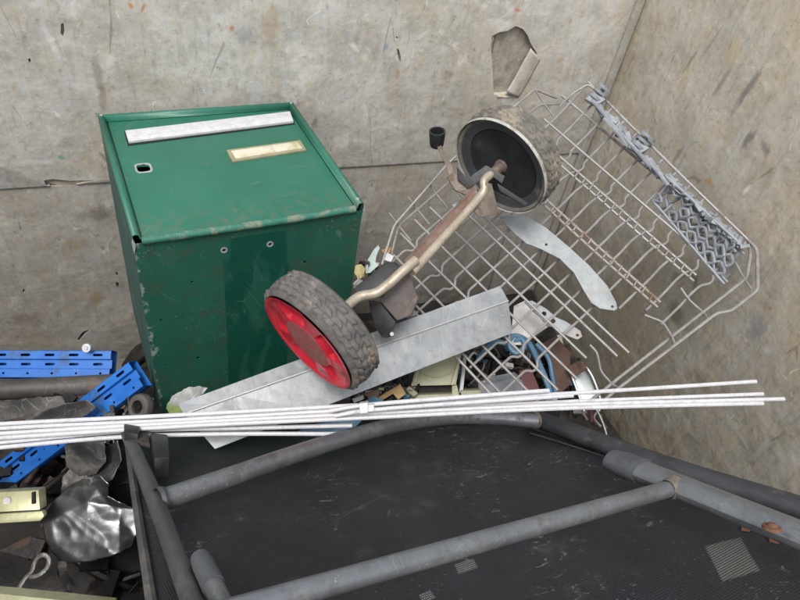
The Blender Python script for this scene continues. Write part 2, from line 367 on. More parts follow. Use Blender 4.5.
MT['cap'] = surf('grey_cap', (.075, .08, .086), (.10, .106, .112), 30, (.55, .7), 0, .0004, dirt=(.15, .145, .14), dirt_at=.58, dirt_scale=24)
MT['rust'] = surf('rust', (.13, .06, .035), (.19, .095, .05), 60, (.8, .9), 0, .001, dirt=(.16, .06, .03), dirt_at=.5, dirt_scale=60)
MT['hinge'] = surf('dirty_hinge', (.045, .038, .03), (.08, .068, .055), 50, (.6, .8), .2, .0015, dirt=(.16, .11, .07), dirt_at=.55, dirt_scale=50)
MT['weld'] = surf('weld_brass', (.20, .175, .13), (.25, .225, .18), 60, (.5, .6), .4, .001, dirt=(.28, .12, .05), dirt_at=.52, dirt_scale=60)
MT['alu'] = surf('crumpled_aluminium', (.14, .14, .145), (.21, .21, .215), 12, (.24, .38), .92, .0008, dirt=(.30, .28, .26), dirt_at=.60, dirt_scale=14)
MT['alu_dk'] = surf('dull_aluminium', (.085, .082, .08), (.15, .145, .14), 16, (.38, .55), .6, .0014, dirt=(.12, .11, .10), dirt_at=.52, dirt_scale=14, scr=(.5, .5, .5), scr_amt=.4)
MT['pipe'] = surf('dull_pipe', (.085, .078, .07), (.13, .12, .11), 14, (.45, .65), .4, .0008, dirt=(.15, .10, .07), dirt_at=.54, dirt_scale=12, scr=(.3, .29, .28), scr_amt=.4)
MT['zinc'] = surf('yellow_zinc', (.50, .49, .28), (.58, .57, .36), 24, (.3, .45), .45, .0004, dirt=(.42, .40, .24), dirt_at=.6, dirt_scale=22)
MT['khaki'] = surf('khaki_plastic', (.37, .36, .235), (.44, .43, .30), 20, (.4, .55), 0, .0004, dirt=(.30, .25, .16), dirt_at=.56, dirt_scale=22)
MT['khaki_old'] = surf('aged_plate', (.29, .265, .165), (.36, .33, .22), 40, (.45, .6), .1, .0005, dirt=(.30, .20, .09), dirt_at=.56, dirt_scale=50)
MT['ochre'] = surf('ochre_wood', (.42, .265, .10), (.48, .33, .15), 30, (.5, .65), .1, .0006, dirt=(.27, .16, .06), dirt_at=.55, dirt_scale=30)
MT['bluecable'] = surf('blue_cable', (.07, .17, .28), (.12, .23, .34), 40, (.35, .5), 0, .0004, dirt=(.30, .36, .40), dirt_at=.6, dirt_scale=40)
MT['maroon'] = surf('maroon_metal', (.09, .024, .024), (.13, .04, .036), 30, (.5, .65), 0, .0006, dirt=(.10, .06, .045), dirt_at=.54, dirt_scale=28)
MT['rustplate'] = surf('rusty_plate', (.075, .042, .03), (.12, .07, .05), 26, (.7, .85), 0, .0012, dirt=(.07, .045, .035), dirt_at=.52, dirt_scale=24)
MT['whiteplate'] = surf('off_white_plate', (.52, .51, .50), (.60, .59, .575), 24, (.4, .55), 0, .0004, dirt=(.38, .33, .28), dirt_at=.57, dirt_scale=24)
MT['mint'] = surf('mint_fragment', (.44, .56, .52), (.53, .63, .59), 30, (.4, .55), 0, .0004, dirt=(.40, .42, .34), dirt_at=.58, dirt_scale=30)
MT['yellowish'] = surf('yellow_scrap', (.44, .37, .16), (.50, .44, .24), 40, (.6, .8), 0, .0012, dirt=(.24, .19, .09), dirt_at=.52, dirt_scale=40)
MT['leaf'] = surf('dead_leaf', (.30, .17, .07), (.40, .25, .12), 40, (.7, .9), 0, .001)
MT['chrome'] = surf('pressed_tin', (.30, .325, .32), (.40, .425, .42), 14, (.32, .45), .7, .0004, dirt=(.32, .32, .29), dirt_at=.6, dirt_scale=20)
MT['slate'] = surf('slate_plastic', (.12, .135, .155), (.17, .185, .21), 20, (.3, .45), 0, .0005)
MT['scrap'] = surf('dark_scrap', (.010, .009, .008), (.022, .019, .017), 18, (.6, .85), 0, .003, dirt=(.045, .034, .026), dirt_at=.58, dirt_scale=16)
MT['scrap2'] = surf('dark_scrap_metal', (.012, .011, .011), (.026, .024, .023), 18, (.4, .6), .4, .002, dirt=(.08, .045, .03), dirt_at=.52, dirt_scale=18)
MT['rubber'] = surf('grey_rubber', (.075, .07, .062), (.12, .11, .10), 30, (.7, .85), 0, .001, dirt=(.10, .085, .07), dirt_at=.55, dirt_scale=30)

def mat_green(name, inner=False):
    t = NT(name)
    n1 = t.noise(7, 6, .62); n2 = t.noise(60, 5, .65); n3 = t.noise(22, 7, .7, dist=.8)
    c = t.mix(t.ramp(n1, .35, .65), (.021, .138, .090), (.028, .158, .105))
    if inner:                                    # the face that was bolted to a post: dirty, speckled
        c = t.mix(t.ramp(n1, .35, .65), (.015, .100, .066), (.021, .122, .082))
        X, Y, Z = t.sep()
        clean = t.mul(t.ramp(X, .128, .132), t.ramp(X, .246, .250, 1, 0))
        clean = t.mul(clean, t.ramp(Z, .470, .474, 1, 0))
        painted_sheen = t.ramp(t.noise(1.0, 3, .55, t.mapc(scale=(26, 26, 7), rot=(0, .5, 0)), .6), .50, .62); cl = t.mix(t.mul(painted_sheen, .55), (.008, .078, .053), (.035, .135, .102)); c = t.mix(clean, c, cl)  # glossy reflection painted into the colour as lighter slanting streaks on the clean patch
        grime = t.mul(t.ramp(n3, .47, .62), t.ramp(clean, 0, 1, 1, .25))
        c = t.mix(t.mul(grime, .50), c, (.055, .075, .050))
        vo = t.vor(170); pk = t.mul(t.ramp(vo.outputs['Distance'], .14, .20, 1, 0), t.ramp(t.noise(18, 4), .50, .62))
        pk = t.mul(pk, t.ramp(clean, 0, 1, 1, .2))
        c = t.mix(t.mul(pk, .8), c, (.24, .24, .17))
        ed = t.ramp(t.mul(t.noise(34, 6, .72), t.ramp(X, .0, .022, .15, -.12), 'ADD'), .63, .70); c = t.mix(t.mul(ed, .75), c, (.33, .37, .345))
        s = scratches(t, 7, (0, .6, 0), .014, .52, 14, 2.0); c = t.mix(t.mul(s, .45), c, (.12, .26, .22))
        rg = t.ramp(clean, 0, 1, .50, .20)
    else:
        d = t.ramp(n3, .57, .70); c = t.mix(t.mul(d, .5), c, (.085, .15, .10))
        w = t.ramp(t.noise(14, 8, .75, t.mapc(scale=(1, 2.2, 1)), 1.2), .60, .70); c = t.mix(t.mul(w, .55), c, (.15, .20, .13)); Xd, Yd, Zd = t.sep(); gd = t.mul(t.ramp(t.mul(Yd, t.mul(n3, .10), 'ADD'), .045, .14, 1, 0), t.ramp(n2, .42, .62)); c = t.mix(t.mul(gd, .6), c, (.10, .135, .085))
        vo = t.vor(150); pk = t.mul(t.ramp(vo.outputs['Distance'], .09, .13, 1, 0), t.ramp(t.noise(9, 3), .55, .62)); c = t.mix(t.mul(pk, .6), c, (.35, .42, .36))
        s = scratches(t, 6, (0, 0, .7), .012, .55, 16, 4.0, plane='x'); c = t.mix(t.mul(s, .4), c, (.10, .34, .26))
        rg = t.ramp(n1, .3, .7, .34, .46)
    return t.done(c, rg, 0, t.bump(t.mul(n2, t.mul(n1, 3.0), 'ADD'), .0006), .5)
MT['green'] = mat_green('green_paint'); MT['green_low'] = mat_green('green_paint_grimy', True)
MT['green_worn'] = surf('green_paint_worn_lip', (.03, .16, .11), (.05, .19, .14), 30, (.5, .7), 0, .0006, dirt=(.22, .24, .17), dirt_at=.48, dirt_scale=30, speck=(.45, .50, .44), speck_size=.10)
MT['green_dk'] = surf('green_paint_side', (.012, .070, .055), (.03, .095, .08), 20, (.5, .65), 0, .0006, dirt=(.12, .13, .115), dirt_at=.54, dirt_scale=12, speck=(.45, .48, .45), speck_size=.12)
MT['bare'] = surf('bare_chipped_metal', (.36, .40, .38), (.46, .50, .47), 60, (.5, .7), .3, .0004)

def mat_blue():
    t = NT('blue_paint'); n = t.noise(18, 5); c = t.mix(t.ramp(n, .35, .65), (.012, .130, .50), (.022, .165, .56))
    d = t.ramp(t.noise(16, 7, .7, dist=.6), .55, .66); c = t.mix(t.mul(d, .65), c, (.045, .075, .13))
    s = scratches(t, 9, (.2, .1, .8), .014, .55, 14, 1.0, plane='x'); c = t.mix(t.mul(s, .5), c, (.30, .38, .46))
    return t.done(c, t.ramp(n, .3, .7, .36, .5), 0, t.bump(n, .0004))
MT['blue'] = mat_blue()

def mat_sling(patches=()):
    t = NT('sling_mesh_fabric')
    wv = t.n('ShaderNodeTexWave', wave_type='BANDS', bands_direction='X'); t.l(t.tc, wv.inputs['Vector']); wv.inputs['Scale'].default_value = 120; wv.inputs['Distortion'].default_value = .35
    wy = t.n('ShaderNodeTexWave', wave_type='BANDS', bands_direction='Y'); t.l(t.tc, wy.inputs['Vector']); wy.inputs['Scale'].default_value = 100; wy.inputs['Distortion'].default_value = .35
    n1 = t.noise(5, 6, .62); n2 = t.noise(15, 7, .74, dist=.5)
    weave = t.mul(wv.outputs['Fac'], wy.outputs['Fac'])
    c = t.mix(t.ramp(n1, .35, .65), (.022, .024, .028), (.036, .039, .044))
    c = t.mix(t.ramp(weave, .0, .35, .62, 0), c, (.010, .011, .013))
    c = t.mix(t.mul(t.ramp(n2, .55, .72), .38), c, (.085, .087, .09))
    w = t.mul(t.ramp(t.noise(48, 8, .8, t.mapc(scale=(1, 1.8, 1)), .8), .57, .64), t.ramp(t.noise(7, 3), .48, .60))
    c = t.mix(t.mul(w, .8), c, (.28, .285, .285))
    sp = t.vor(120); pk = t.mul(t.ramp(sp.outputs['Distance'], .10, .16, 1, 0), t.ramp(t.noise(11, 3), .54, .60)); c = t.mix(t.mul(pk, .35), c, (.28, .28, .26))
    s = scratches(t, 5, (0, 0, 1.2), .012, .54, 16, 2.2, plane='x'); c = t.mix(t.mul(s, .4), c, (.22, .22, .22))
    for ctr, du, dv, colr, amt in patches:             # squares where the mesh is rubbed pale
        sb = t.n('ShaderNodeVectorMath', operation='SUBTRACT'); t.l(t.tc, sb.inputs[0]); sb.inputs[1].default_value = ctr
        def dot(v):
            o = t.n('ShaderNodeVectorMath', operation='DOT_PRODUCT'); t.l(sb.outputs[0], o.inputs[0]); o.inputs[1].default_value = v; return o.outputs['Value']
        X, Y = dot(du), dot(dv)
        e = t.mul(t.mul(X, 0.0, 'ABSOLUTE'), t.mul(Y, 0.0, 'ABSOLUTE'), 'MAXIMUM'); e = t.mul(e, t.mul(n2, .25), 'ADD')
        k = t.mul(t.ramp(e, 1.02, 1.14, 1, 0), t.ramp(weave, .10, .45, .12, 1)); c = t.mix(t.mul(k, amt), c, colr)
    h = t.mul(weave, 1.0)
    return t.done(c, t.ramp(n2, .4, .6, .5, .66), 0, t.bump(h, .0005, .8), .45)
def mat_bag():
    t = NT('plastic_bag'); n = t.noise(18, 5, .6, dist=.8); g = t.mul(t.ramp(t.noise(13, 3), .50, .60), 1.0)
    c = t.mix(g, (.42, .43, .42), (.27, .36, .13))
    return t.done(c, .32, 0, t.bump(n, .006))
MT['bag'] = mat_bag()
def mat_label():
    t = NT('aged_name_card'); n = t.noise(30, 6, .7); c = t.mix(t.ramp(n, .45, .65), (.66, .63, .50), (.50, .42, .24))
    w = t.ramp(t.noise(70, 3, .6, t.mapc(scale=(1, .25, 1))), .58, .62); c = t.mix(t.mul(w, .35), c, (.36, .33, .28))
    return t.done(c, .5)
MT['card'] = mat_label()

# ------------------------------------------------------------------ setting: ground and container
g = bmesh.new(); s = 60
vs = [g.verts.new((x, y, -.16)) for x, y in ((-s, -s), (s, -s), (s, s), (-s, s))]; g.faces.new(vs)
tag(obj('ground', g, MT['ground'], smooth=False), 'pale grey paved ground outside the container', None, kind='structure')

box_root = thing('scrap_container', 'open scrap container with scuffed weathered plywood walls around all the scrap', 'container', at((0, 0, 0)))
def board(name, a, b, mt, bev=.0015):
    bm = bmesh.new(); box(bm, a, b, bev); return obj(name, bm, mt, box_root, smooth=True)
ZS = OZ - .843                                  # height of the board seam on the back wall
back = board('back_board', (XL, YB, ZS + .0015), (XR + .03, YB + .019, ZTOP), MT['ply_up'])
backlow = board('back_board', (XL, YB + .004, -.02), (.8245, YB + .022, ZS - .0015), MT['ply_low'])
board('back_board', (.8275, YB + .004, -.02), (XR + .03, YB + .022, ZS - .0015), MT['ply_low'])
side = board('side_board', (XR, YF, -.02), (XR + .019, YB - .0015, ZTOP), MT['ply_side'])
board('side_board', (XL - .019, YF - .02, -.02), (XL + .0005, YB + .03, ZTOP), MT['ply_side'])
board('front_board', (XL, YF - .02, -.02), (XR, YF - .001, ZTOP), MT['ply_up'])
board('floor_board', (XL, YF, -.04), (XR, YB, -.021), MT['floor'])
board('corner_batten', (.966, YB - .0075, .0), (.986, YB - .0002, ZTOP - .004), MT['ply_low'], .002)
board('base_runner', (XL, .0, -.157), (XR, .10, -.042), MT['raw_wood']); board('base_runner', (XL, .9, -.157), (XR, 1.0, -.042), MT['raw_wood'])

# the torn-out hole in the back wall
def bw(px, py, dy=0.0):
    v = on_axis(px, py, 1, YB); return Vector((v.x, YB + dy, v.z))
hole = [(492, 36), (500, 32), (507, 31), (516, 26), (523, 29), (528, 36), (531, 44), (537, 53), (534, 62), (524, 78), (513, 92), (503, 95), (494, 95), (493, 80), (492, 64), (491, 48)]
cb = bmesh.new(); prism(cb, [bw(x, y, -.01) for x, y in hole], (0, .0265, 0)); 
# nail tears and the long splintered slit
for poly in ([(61, 24), (63.5, 23), (64.5, 30), (63, 36.5), (60.5, 34)], [(397, 48), (399, 50), (401, 57), (401, 62.5), (398, 58)],
             [(44, 180.5), (52, 179), (70, 181), (97, 180), (80, 184), (60, 187), (46, 186)], [(396, 36), (398, 37), (397.5, 39), (396, 38)],
             [(28, 59), (30, 58), (31, 62), (29, 63)]):
    prism(cb, [bw(x, y, -.01) for x, y in poly], (0, .021, 0))
cut(back, cb)
cb = bmesh.new()
for poly in ([(77, 341), (82, 333.5), (90, 330.5), (84.5, 336), (79, 342)], [(115.5, 273), (118, 274), (118.5, 277), (116, 276)], [(116, 283), (119, 284), (118.5, 289), (116, 287)], [(22, 291), (24, 290), (25, 293), (23, 294)]):
    prism(cb, [bw(x, y, -.01) for x, y in poly], (0, .027, 0))
cut(backlow, cb)
bm = bmesh.new()                                # broken core at the bottom of the hole
NX, NZ = 26, 30; c0 = bw(488, 98); c1 = bw(543, 24); gv = {}
for i in range(NX + 1):
    for j in range(NZ + 1):
        x = c0.x - .01 + (c1.x + .02 - c0.x) * i / NX; z = c0.z - .01 + (c1.z - c0.z + .02) * j / NZ
        n = noise.noise(Vector((x * 90, 3, z * 25))) * .0016 + noise.noise(Vector((x * 40, 9, z * 40))) * .0012
        gv[i, j] = bm.verts.new((x, YB + .0122 + n * 1.6, z))
for i in range(NX):
    for j in range(NZ): bm.faces.new((gv[i, j], gv[i + 1, j], gv[i + 1, j + 1], gv[i, j + 1]))
obj('broken_core', bm, MT['core_wood'], back)
bm = bmesh.new()                                # curled veneer flap folded back from the hole
e0 = [bw(530, 47.5), bw(522, 62), bw(514, 77), bw(505.5, 91)]; e1 = [bw(540, 59), bw(533, 72), bw(526, 85), bw(518, 97.5)]
rows = []
for k in range(10):
    t = k / 9; row = []
    for a, b in zip(catmull(e0, 4), catmull(e1, 4)):
        p = a.lerp(b, t); lift = .0035 + .0055 * math.sin(math.pi * min(1, t * 1.02))
        p.y = YB - lift * (1 - t * .75) + .0009 * noise.noise(Vector((p.x * 130, t * 9, p.z * 60))); row.append(bm.verts.new(p))
    rows.append(row)
for k in range(9):
    for i in range(len(rows[0]) - 1): bm.faces.new((rows[k][i], rows[k][i + 1], rows[k + 1][i + 1], rows[k + 1][i]))
solidify(obj('veneer_flap', bm, MT['veneer'], back), .0016)
bm = bmesh.new(); prism(bm, [bw(47, 184.5, .006), bw(58, 183, .005), (bw(97, 180.5, .001)), bw(82, 184, .003), bw(60, 187, .006)], (0, .003, 0)); obj('splinter', bm, MT['raw_wood'], back)
for a, b, c in (((493, 37), (491, 44), (495, 40)), ((497, 96), (513, 97.5), (502, 93))):
    bm = bmesh.new(); prism(bm, [bw(*a, -.004), bw(*b, -.001), bw(*c, .002)], (0, .002, .001)); obj('splinter', bm, MT['raw_wood'], back)

# ------------------------------------------------------------------ heap of unsorted scrap underneath
def sst(a, b, x):
    t = max(0, min(1, (x - a) / (b - a))); return t * t * (3 - 2 * t)
def heap_h(x, y):
    h = .06 + .215 * sst(.80, .66, x) * sst(1.10, .92, y)
    h -= .13 * sst(-.18, -.30, x) * sst(.62, .80, y)                 # lower behind the blue posts
    h -= .17 * sst(-.08, -.18, x) * sst(.70, .55, y)
    return h + .018 * noise.noise(Vector((x * 9, y * 9, 2))) + .012 * noise.noise(Vector((x * 23, y * 23, 5)))
bm = bmesh.new(); NX, NY = 120, 100; gv = {}
for i in range(NX + 1):
    for j in range(NY + 1):
        x = XL + .02 + (XR - .04 - XL) * i / NX; y = YF + .02 + (YB - .035 - YF) * j / NY
        gv[i, j] = bm.verts.new((x, y, heap_h(x, y)))
for i in range(NX):
    for j in range(NY): bm.faces.new((gv[i, j], gv[i + 1, j], gv[i + 1, j + 1], gv[i, j + 1]))
hr = random.Random(3)
def scrap_piece(bm, c, rnd, s):
    M = Matrix.Translation(c) @ Matrix.Rotation(rnd.uniform(0, 6.28), 4, 'Z') @ Matrix.Rotation(rnd.uniform(-.5, .5), 4, 'X') @ Matrix.Rotation(rnd.uniform(-.4, .4), 4, 'Y')
    k = rnd.random()
    if k < .45: box(bm, (-s, -s * rnd.uniform(.3, .8), -.004), (s, s * rnd.uniform(.3, .8), .004), 0, M)
    elif k < .75: tube(bm, [M @ Vector((-s * 1.2, 0, 0)), M @ Vector((0, s * .15, .01)), M @ Vector((s * 1.2, 0, 0))], s * rnd.uniform(.12, .22), 8, True, 1, None, 3)
    else:
        aa = sorted(rnd.uniform(0, 6.28) for _ in range(rnd.choice((4, 5, 5, 7)))); q = rnd.uniform(.35, .9); poly = []
        for a in aa:
            rr = s * rnd.uniform(.45, 1.1); poly.append(M @ Vector((rr * math.cos(a), rr * q * math.sin(a), 0)))
        prism(bm, poly, M.to_3x3() @ Vector((0, 0, s * rnd.uniform(.08, .35))))
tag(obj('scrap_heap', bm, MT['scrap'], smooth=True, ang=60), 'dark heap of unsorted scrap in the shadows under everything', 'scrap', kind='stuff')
bm = bmesh.new()
for _ in range(420):
    x = hr.uniform(-1.0, .66); y = hr.uniform(-.3, 1.0)
    scrap_piece(bm, Vector((x, y, heap_h(x, y) + hr.uniform(-.004, .012))), hr, hr.uniform(.015, .05))
for _ in range(150):
    px, py = hr.uniform(455, 600), hr.uniform(338, 412)
    if py < 330 + (px - 455) * .0 + max(0, (470 - px) * .5) or px > 560 + (py - 338) * .45: continue
    scrap_piece(bm, P(px, py, hr.uniform(1.30, 1.37)), hr, hr.uniform(.008, .024))
for _ in range(60):
    scrap_piece(bm, P(hr.uniform(352, 420), hr.uniform(385, 412), hr.uniform(1.20, 1.26)), hr, hr.uniform(.008, .02))
for _ in range(90):
    scrap_piece(bm, P(hr.uniform(-20, 130), hr.uniform(440, 600), hr.uniform(1.18, 1.30)), hr, hr.uniform(.012, .04))
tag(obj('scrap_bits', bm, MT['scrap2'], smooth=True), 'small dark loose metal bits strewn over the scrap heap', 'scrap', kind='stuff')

bm = bmesh.new(); lit = random.Random(21); cnt = []
def litter(n, x0, x1, y0, y1, d0, d1, s0, s1, ok=lambda x, y: True):
    for _ in range(n):
        px, py = lit.uniform(x0, x1), lit.uniform(y0, y1)
        if not ok(px, py): continue
        k0 = len(bm.faces); scrap_piece(bm, P(px, py, lit.uniform(d0, d1)), lit, lit.uniform(s0, s1)); bm.faces.ensure_lookup_table()
        mi = lit.choice((0, 0, 0, 1, 1, 2, 3, 4, 5, 5, 6))
        for f in bm.faces[k0:]: f.material_index = mi
litter(130, 462, 592, 340, 412, 1.27, 1.33, .004, .014, lambda x, y: x < 556 + (y - 338) * .42)
litter(50, 354, 415, 386, 410, 1.17, 1.22, .004, .011)
litter(70, -10, 125, 380, 480, 1.20, 1.28, .005, .018)
litter(40, 100, 150, 395, 440, 1.15, 1.22, .004, .012)
litter(16, 356, 382, 262, 290, 1.16, 1.22, .004, .009)
lo_ = tag(obj('scrap_litter', bm, MT['alu_dk'], smooth=True), 'fine mixed litter of metal and plastic crumbs among the scrap', 'litter', kind='stuff')
for k_ in ('scrap2', 'rustplate', 'whiteplate', 'khaki', 'rubber', 'bluecable'): lo_.data.materials.append(MT[k_])

# ------------------------------------------------------------------ green letter box, door upwards
W, L, H = .37, .37, .50
mo = Vector((-.100, .772, -.634 + OZ))
wv = Vector((-.032, .047, .155)); Rm = Matrix.Rotation(wv.length, 3, wv.normalized())
corner = mo - Rm @ Vector((0, 0, H))
Mbox = Matrix.Translation(corner) @ Rm.to_4x4()
lb = thing('letter_box', 'big green steel letter box lying with its slotted door upwards against the back wall', 'letter box', Mbox)
T = .0016
bm = bmesh.new(); box(bm, (0, 0, 0), (W, T, H - .012), 0)
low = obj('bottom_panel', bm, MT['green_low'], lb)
cb = bmesh.new()
Fb = Frame(corner, Rm @ Vector((1, 0, 0)), Rm @ Vector((0, 0, 1)), Rm @ Vector((0, -1, 0)))
for px, py, r in ((224, 250, .0028), (270, 244, .0026), (305, 262, .0028), (192, 282, .0024), (161, 320, .0022), (198, 358, .0032), (166, 365, .0020), (315, 258, .0016)):
    h = Fb.hit(px, py, 0); c = Vector((h.x, 0, h.y))
    tube(cb, [c + Vector((0, -.01, 0)), c + Vector((0, .01, 0))], r, 10)
cut(low, cb)
for px, py in ((224, 250), (270, 244)):
    h = Fb.hit(px, py, 0); bm = bmesh.new(); rr = lathe(bm, [(.0030, 0), (.0060, .0004), (.0058, .0008), (.0030, .0008)], 16, closed=True)
    obj('chipped_ring', bm, MT['bare'], low, M=Matrix.Translation((h.x, -.0002, h.y)) @ Matrix.Rotation(RAD(90), 4, 'X'))
bm = bmesh.new(); box(bm, (0, L - T, 0), (W, L, H), 0); obj('top_panel', bm, MT['green_dk'], lb)
bm = bmesh.new(); box(bm, (0, T + .0002, .0), (T, L - T - .0002, H - .001)); obj('side_panel', bm, MT['green_dk'], lb)
bm = bmesh.new(); box(bm, (W - T, T + .0002, .0), (W, L - T - .0002, H - .001)); obj('side_panel', bm, MT['green_dk'], lb)
bm = bmesh.new(); box(bm, (T + .0003, T + .0003, .001), (W - T - .0003, L - T - .0003, .003)); obj('back_panel', bm, MT['void'], lb)
# raised lip round the door on three sides
bm = bmesh.new()
lipz = H + .004
def lip(a, b, inw):
    """folded sheet lip from a to b (xy), opening towards inw"""
    a = Vector(a); b = Vector(b); i = Vector(inw)
    prof = [(0, H - .014), (0, lipz), (.0035, lipz + .0018), (.0085, lipz + .0008), (.0105, H - .0035), (.0125, H - .004)]
    rows = []
    for p in (a, b): rows.append([bm.verts.new(Vector((p.x + i.x * d, p.y + i.y * d, z))) for d, z in prof])
    for k in range(len(prof) - 1): bm.faces.new((rows[0][k], rows[1][k], rows[1][k + 1], rows[0][k + 1]))
lip((0, -.001), (0, L), (1, 0)); lip((W, -.001), (W, L), (-1, 0)); lip((0, L), (W, L), (0, -1))
solidify(obj('door_surround', bm, MT['green'], lb, ang=25), .0012)
for (x, y) in ((.005, L - .005), (W - .005, L - .005), (W - .006, .012)):
    bm = bmesh.new(); lathe(bm, [(.0, .0012), (.003, .001), (.0034, 0), (.0034, -.002)], 12); obj('rivet', bm, MT['bare'], lb, M=Matrix.Translation((x, y, lipz + .0018)))
for x, y, a in ((-.0012, .0, 0), (W + .001, .0, 0)):                # bent sheet corners where the paint is gone
    bm = bmesh.new(); prism(bm, [(x, -.0015, H - .03), (x + .004, -.003, H - .012), (x + .001, -.0025, H + .001), (x - .001, -.001, H - .008)], (.0004, .003, 0)); obj('bent_corner', bm, MT['bare'], lb)
# the door
bm = bmesh.new(); box(bm, (.0135, .004, H - .009), (W - .0135, L - .0135, H - .004), .0012)
door = obj('door', bm, MT['green'], lb)
Fd = Frame(corner + Rm @ Vector((0, 0, H - .004)), Rm @ Vector((1, 0, 0)), Rm @ Vector((0, 1, 0)), Rm @ Vector((0, 0, 1)))
def dr(px, py, h=0.0):
    v = Fd.hit(px, py, h); return Vector((v.x, v.y, v.z + H - .004))
k = dr(143.5, 168); cb = bmesh.new(); kx, ky = .0105, .0115
prism(cb, [(k.x + sx * kx * (1 if abs(sy) > .5 else .0) if False else k.x + kx * math.copysign(abs(math.cos(a)) ** .45, math.cos(a)), k.y + ky * math.copysign(abs(math.sin(a)) ** .45, math.sin(a)), H - .03) for a in [i * math.pi / 10 + .05 for i in range(20)] for sx, sy in ((0, 0),)], (0, 0, .05)); cut(door, cb)
bm = bmesh.new()
ring = []
for rr, z in ((1.0, -.002), (1.0, .0004), (1.28, .0005), (1.32, -.0001)):
    ring.append([bm.verts.new((k.x + rr * kx * math.copysign(abs(math.cos(a)) ** .5, math.cos(a)), k.y + rr * ky * math.copysign(abs(math.sin(a)) ** .5, math.sin(a)), H - .004 + z)) for a in [i * math.pi / 12 for i in range(24)]])
for q in range(3):
    for i in range(24): bm.faces.new((ring[q][i], ring[q][(i + 1) % 24], ring[q + 1][(i + 1) % 24], ring[q + 1][i]))
obj('keyhole_edge', bm, MT['bare'], door)
bm = bmesh.new(); box(bm, (k.x - .03, k.y - .03, H - .10), (k.x + .03, k.y + .03, H - .06)); obj('lock_recess', bm, MT['void'], door)
bm = bmesh.new(); tube(bm, [(.012, .0005, H - .008), (.12, -.0005, H - .0075), (.25, -.0002, H - .0075), (W - .014, .0008, H - .006)], .0062, 12, True, 1, None, 4)
obj('rolled_lip', bm, MT['green_worn'], door)
# mail slot with its white flap
q = [dr(125.5, 133), dr(290, 113.5), dr(293.5, 123.5), dr(129, 144)]
def slab(quad, z0, z1, bev):
    bm = bmesh.new(); prism(bm, [Vector((v.x, v.y, z0)) for v in quad], (0, 0, z1 - z0), bev); return bm
sl = obj('mail_flap', slab(q, H - .0055, H + .0015, .0012), MT['gwhite'], door)
def shrink(quad, f): 
    c = sum(quad, Vector()) / 4; return [c + (v - c) * f for v in quad]
bm = bmesh.new(); tube(bm, [q[0].lerp(q[3], .62) + Vector((.002, 0, .0058)), q[1].lerp(q[2], .62) + Vector((-.002, 0, .0058))], .0011, 8); obj('flap_crease', bm, MT['gwhite'], sl)
fr = [dr(124, 132), dr(291, 112), dr(295, 124.5), dr(128, 146)]
obj('slot_frame', slab(fr, H - .0065, H - .003, .0006), MT['void'], door)
np_ = [dr(226.5, 151.5), dr(300, 141.5), dr(306.5, 151.5), dr(232.5, 163)]
pl = obj('name_plate', slab(np_, H - .005, H - .0005, .001), MT['khaki_old'], door)
cd = [dr(231, 153), dr(297, 143.5), dr(302, 150), dr(236, 160.5)]
obj('name_card', slab(cd, H - .0015, H + .0004, .0003), MT['card'], pl)

# ------------------------------------------------------------------ garden chair frame with black sling (foreground)
KL = 1.09
FL = Frame(Vector((-.069, .354, -.634)) * KL + Vector((0, 0, OZ)), (.945, .141, -.294), (-.291, .773, -.564), (.147, .618, .772))
gl = thing('garden_chair', 'grey steel garden chair frame with black mesh sling, folded in the foreground', 'garden chair', FL.mat())
hl = FL.hit
def ext(a, b, f): return a + (b - a) * f
A = hl(124, 425); B = hl(155, 500); C = hl(192, 600)
bm = bmesh.new(); hollow(bm, [A, B, C, ext(B, C, 2.4)], .0092, .0015, 14, 1, None, 5); lr = obj('side_rail', bm, MT['steel_dk'], gl)
A = hl(530, 416, -.006); B = hl(660, 464, -.006); C = hl(800, 508, -.006)
bm = bmesh.new(); tube(bm, [A, B, C, ext(B, C, 2.6)], .0185, 16, True, .8, (0, 0, 1), 5); rr_ = obj('side_rail', bm, MT['sleeve'], gl)
bm = bmesh.new(); tube(bm, [hl(162, 500, .0), hl(230, 477, .003), hl(320, 446, .005), (hl(400, 424, .006)), hl(465, 417, .005), hl(537, 421, .002)], .0125, 14, True, 1, None, 7)
ar = obj('arched_crossbar', bm, MT['steel'], gl)
for px, py in ((161, 501), (534, 420)):
    p = hl(px, py, .001); bm = bmesh.new(); lathe(bm, [(.0148, -.004), (.0162, 0), (.0148, .004)], 18)
    d = (hl(px + 8, py - 2) - hl(px, py)).normalized()
    obj('weld', bm, MT['weld'] if px > 300 else MT['steel_dk'], ar, M=Matrix.Translation(p) @ d.to_track_quat('Z', 'Y').to_matrix().to_4x4())
# inner folded leg frame, lying a little nearer
HI = .034
A = hl(636, 469, HI); B = hl(700, 495, HI); C = hl(800, 535, HI)
bm = bmesh.new(); tube(bm, [A, B, C, ext(B, C, 2.2)], .0215, 16, True, .62, (0, 0, 1), 3); lg = obj('leg_tube', bm, MT['steel'], gl)
A0 = hl(612, 460, HI); bm = bmesh.new(); tube(bm, [A0, ext(A0, A, .5), ext(A, B, .12)], [.020, .0235, .0235], 16, True, .66, (0, 0, 1)); obj('end_cap', bm, MT['cap'], lg)
for px, py in ((772, 527),):
    p = hl(px, py, HI + .013); bm = bmesh.new(); lathe(bm, [(0, .004), (.003, .0042), (.0045, .003), (.005, .001), (.0085, .0008), (.009, -.002)], 14)
    obj('rusty_bolt', bm, MT['rust'], lg, M=Matrix.Translation(p))
A = hl(240, 609, HI); B = hl(676, 487, HI)
bm = bmesh.new(); tube(bm, [ext(B, A, 1.12), A, ext(A, B, .5), B], .0095, 14, True, 1, None, 2); cr = obj('crossbar', bm, MT['steel'], gl)
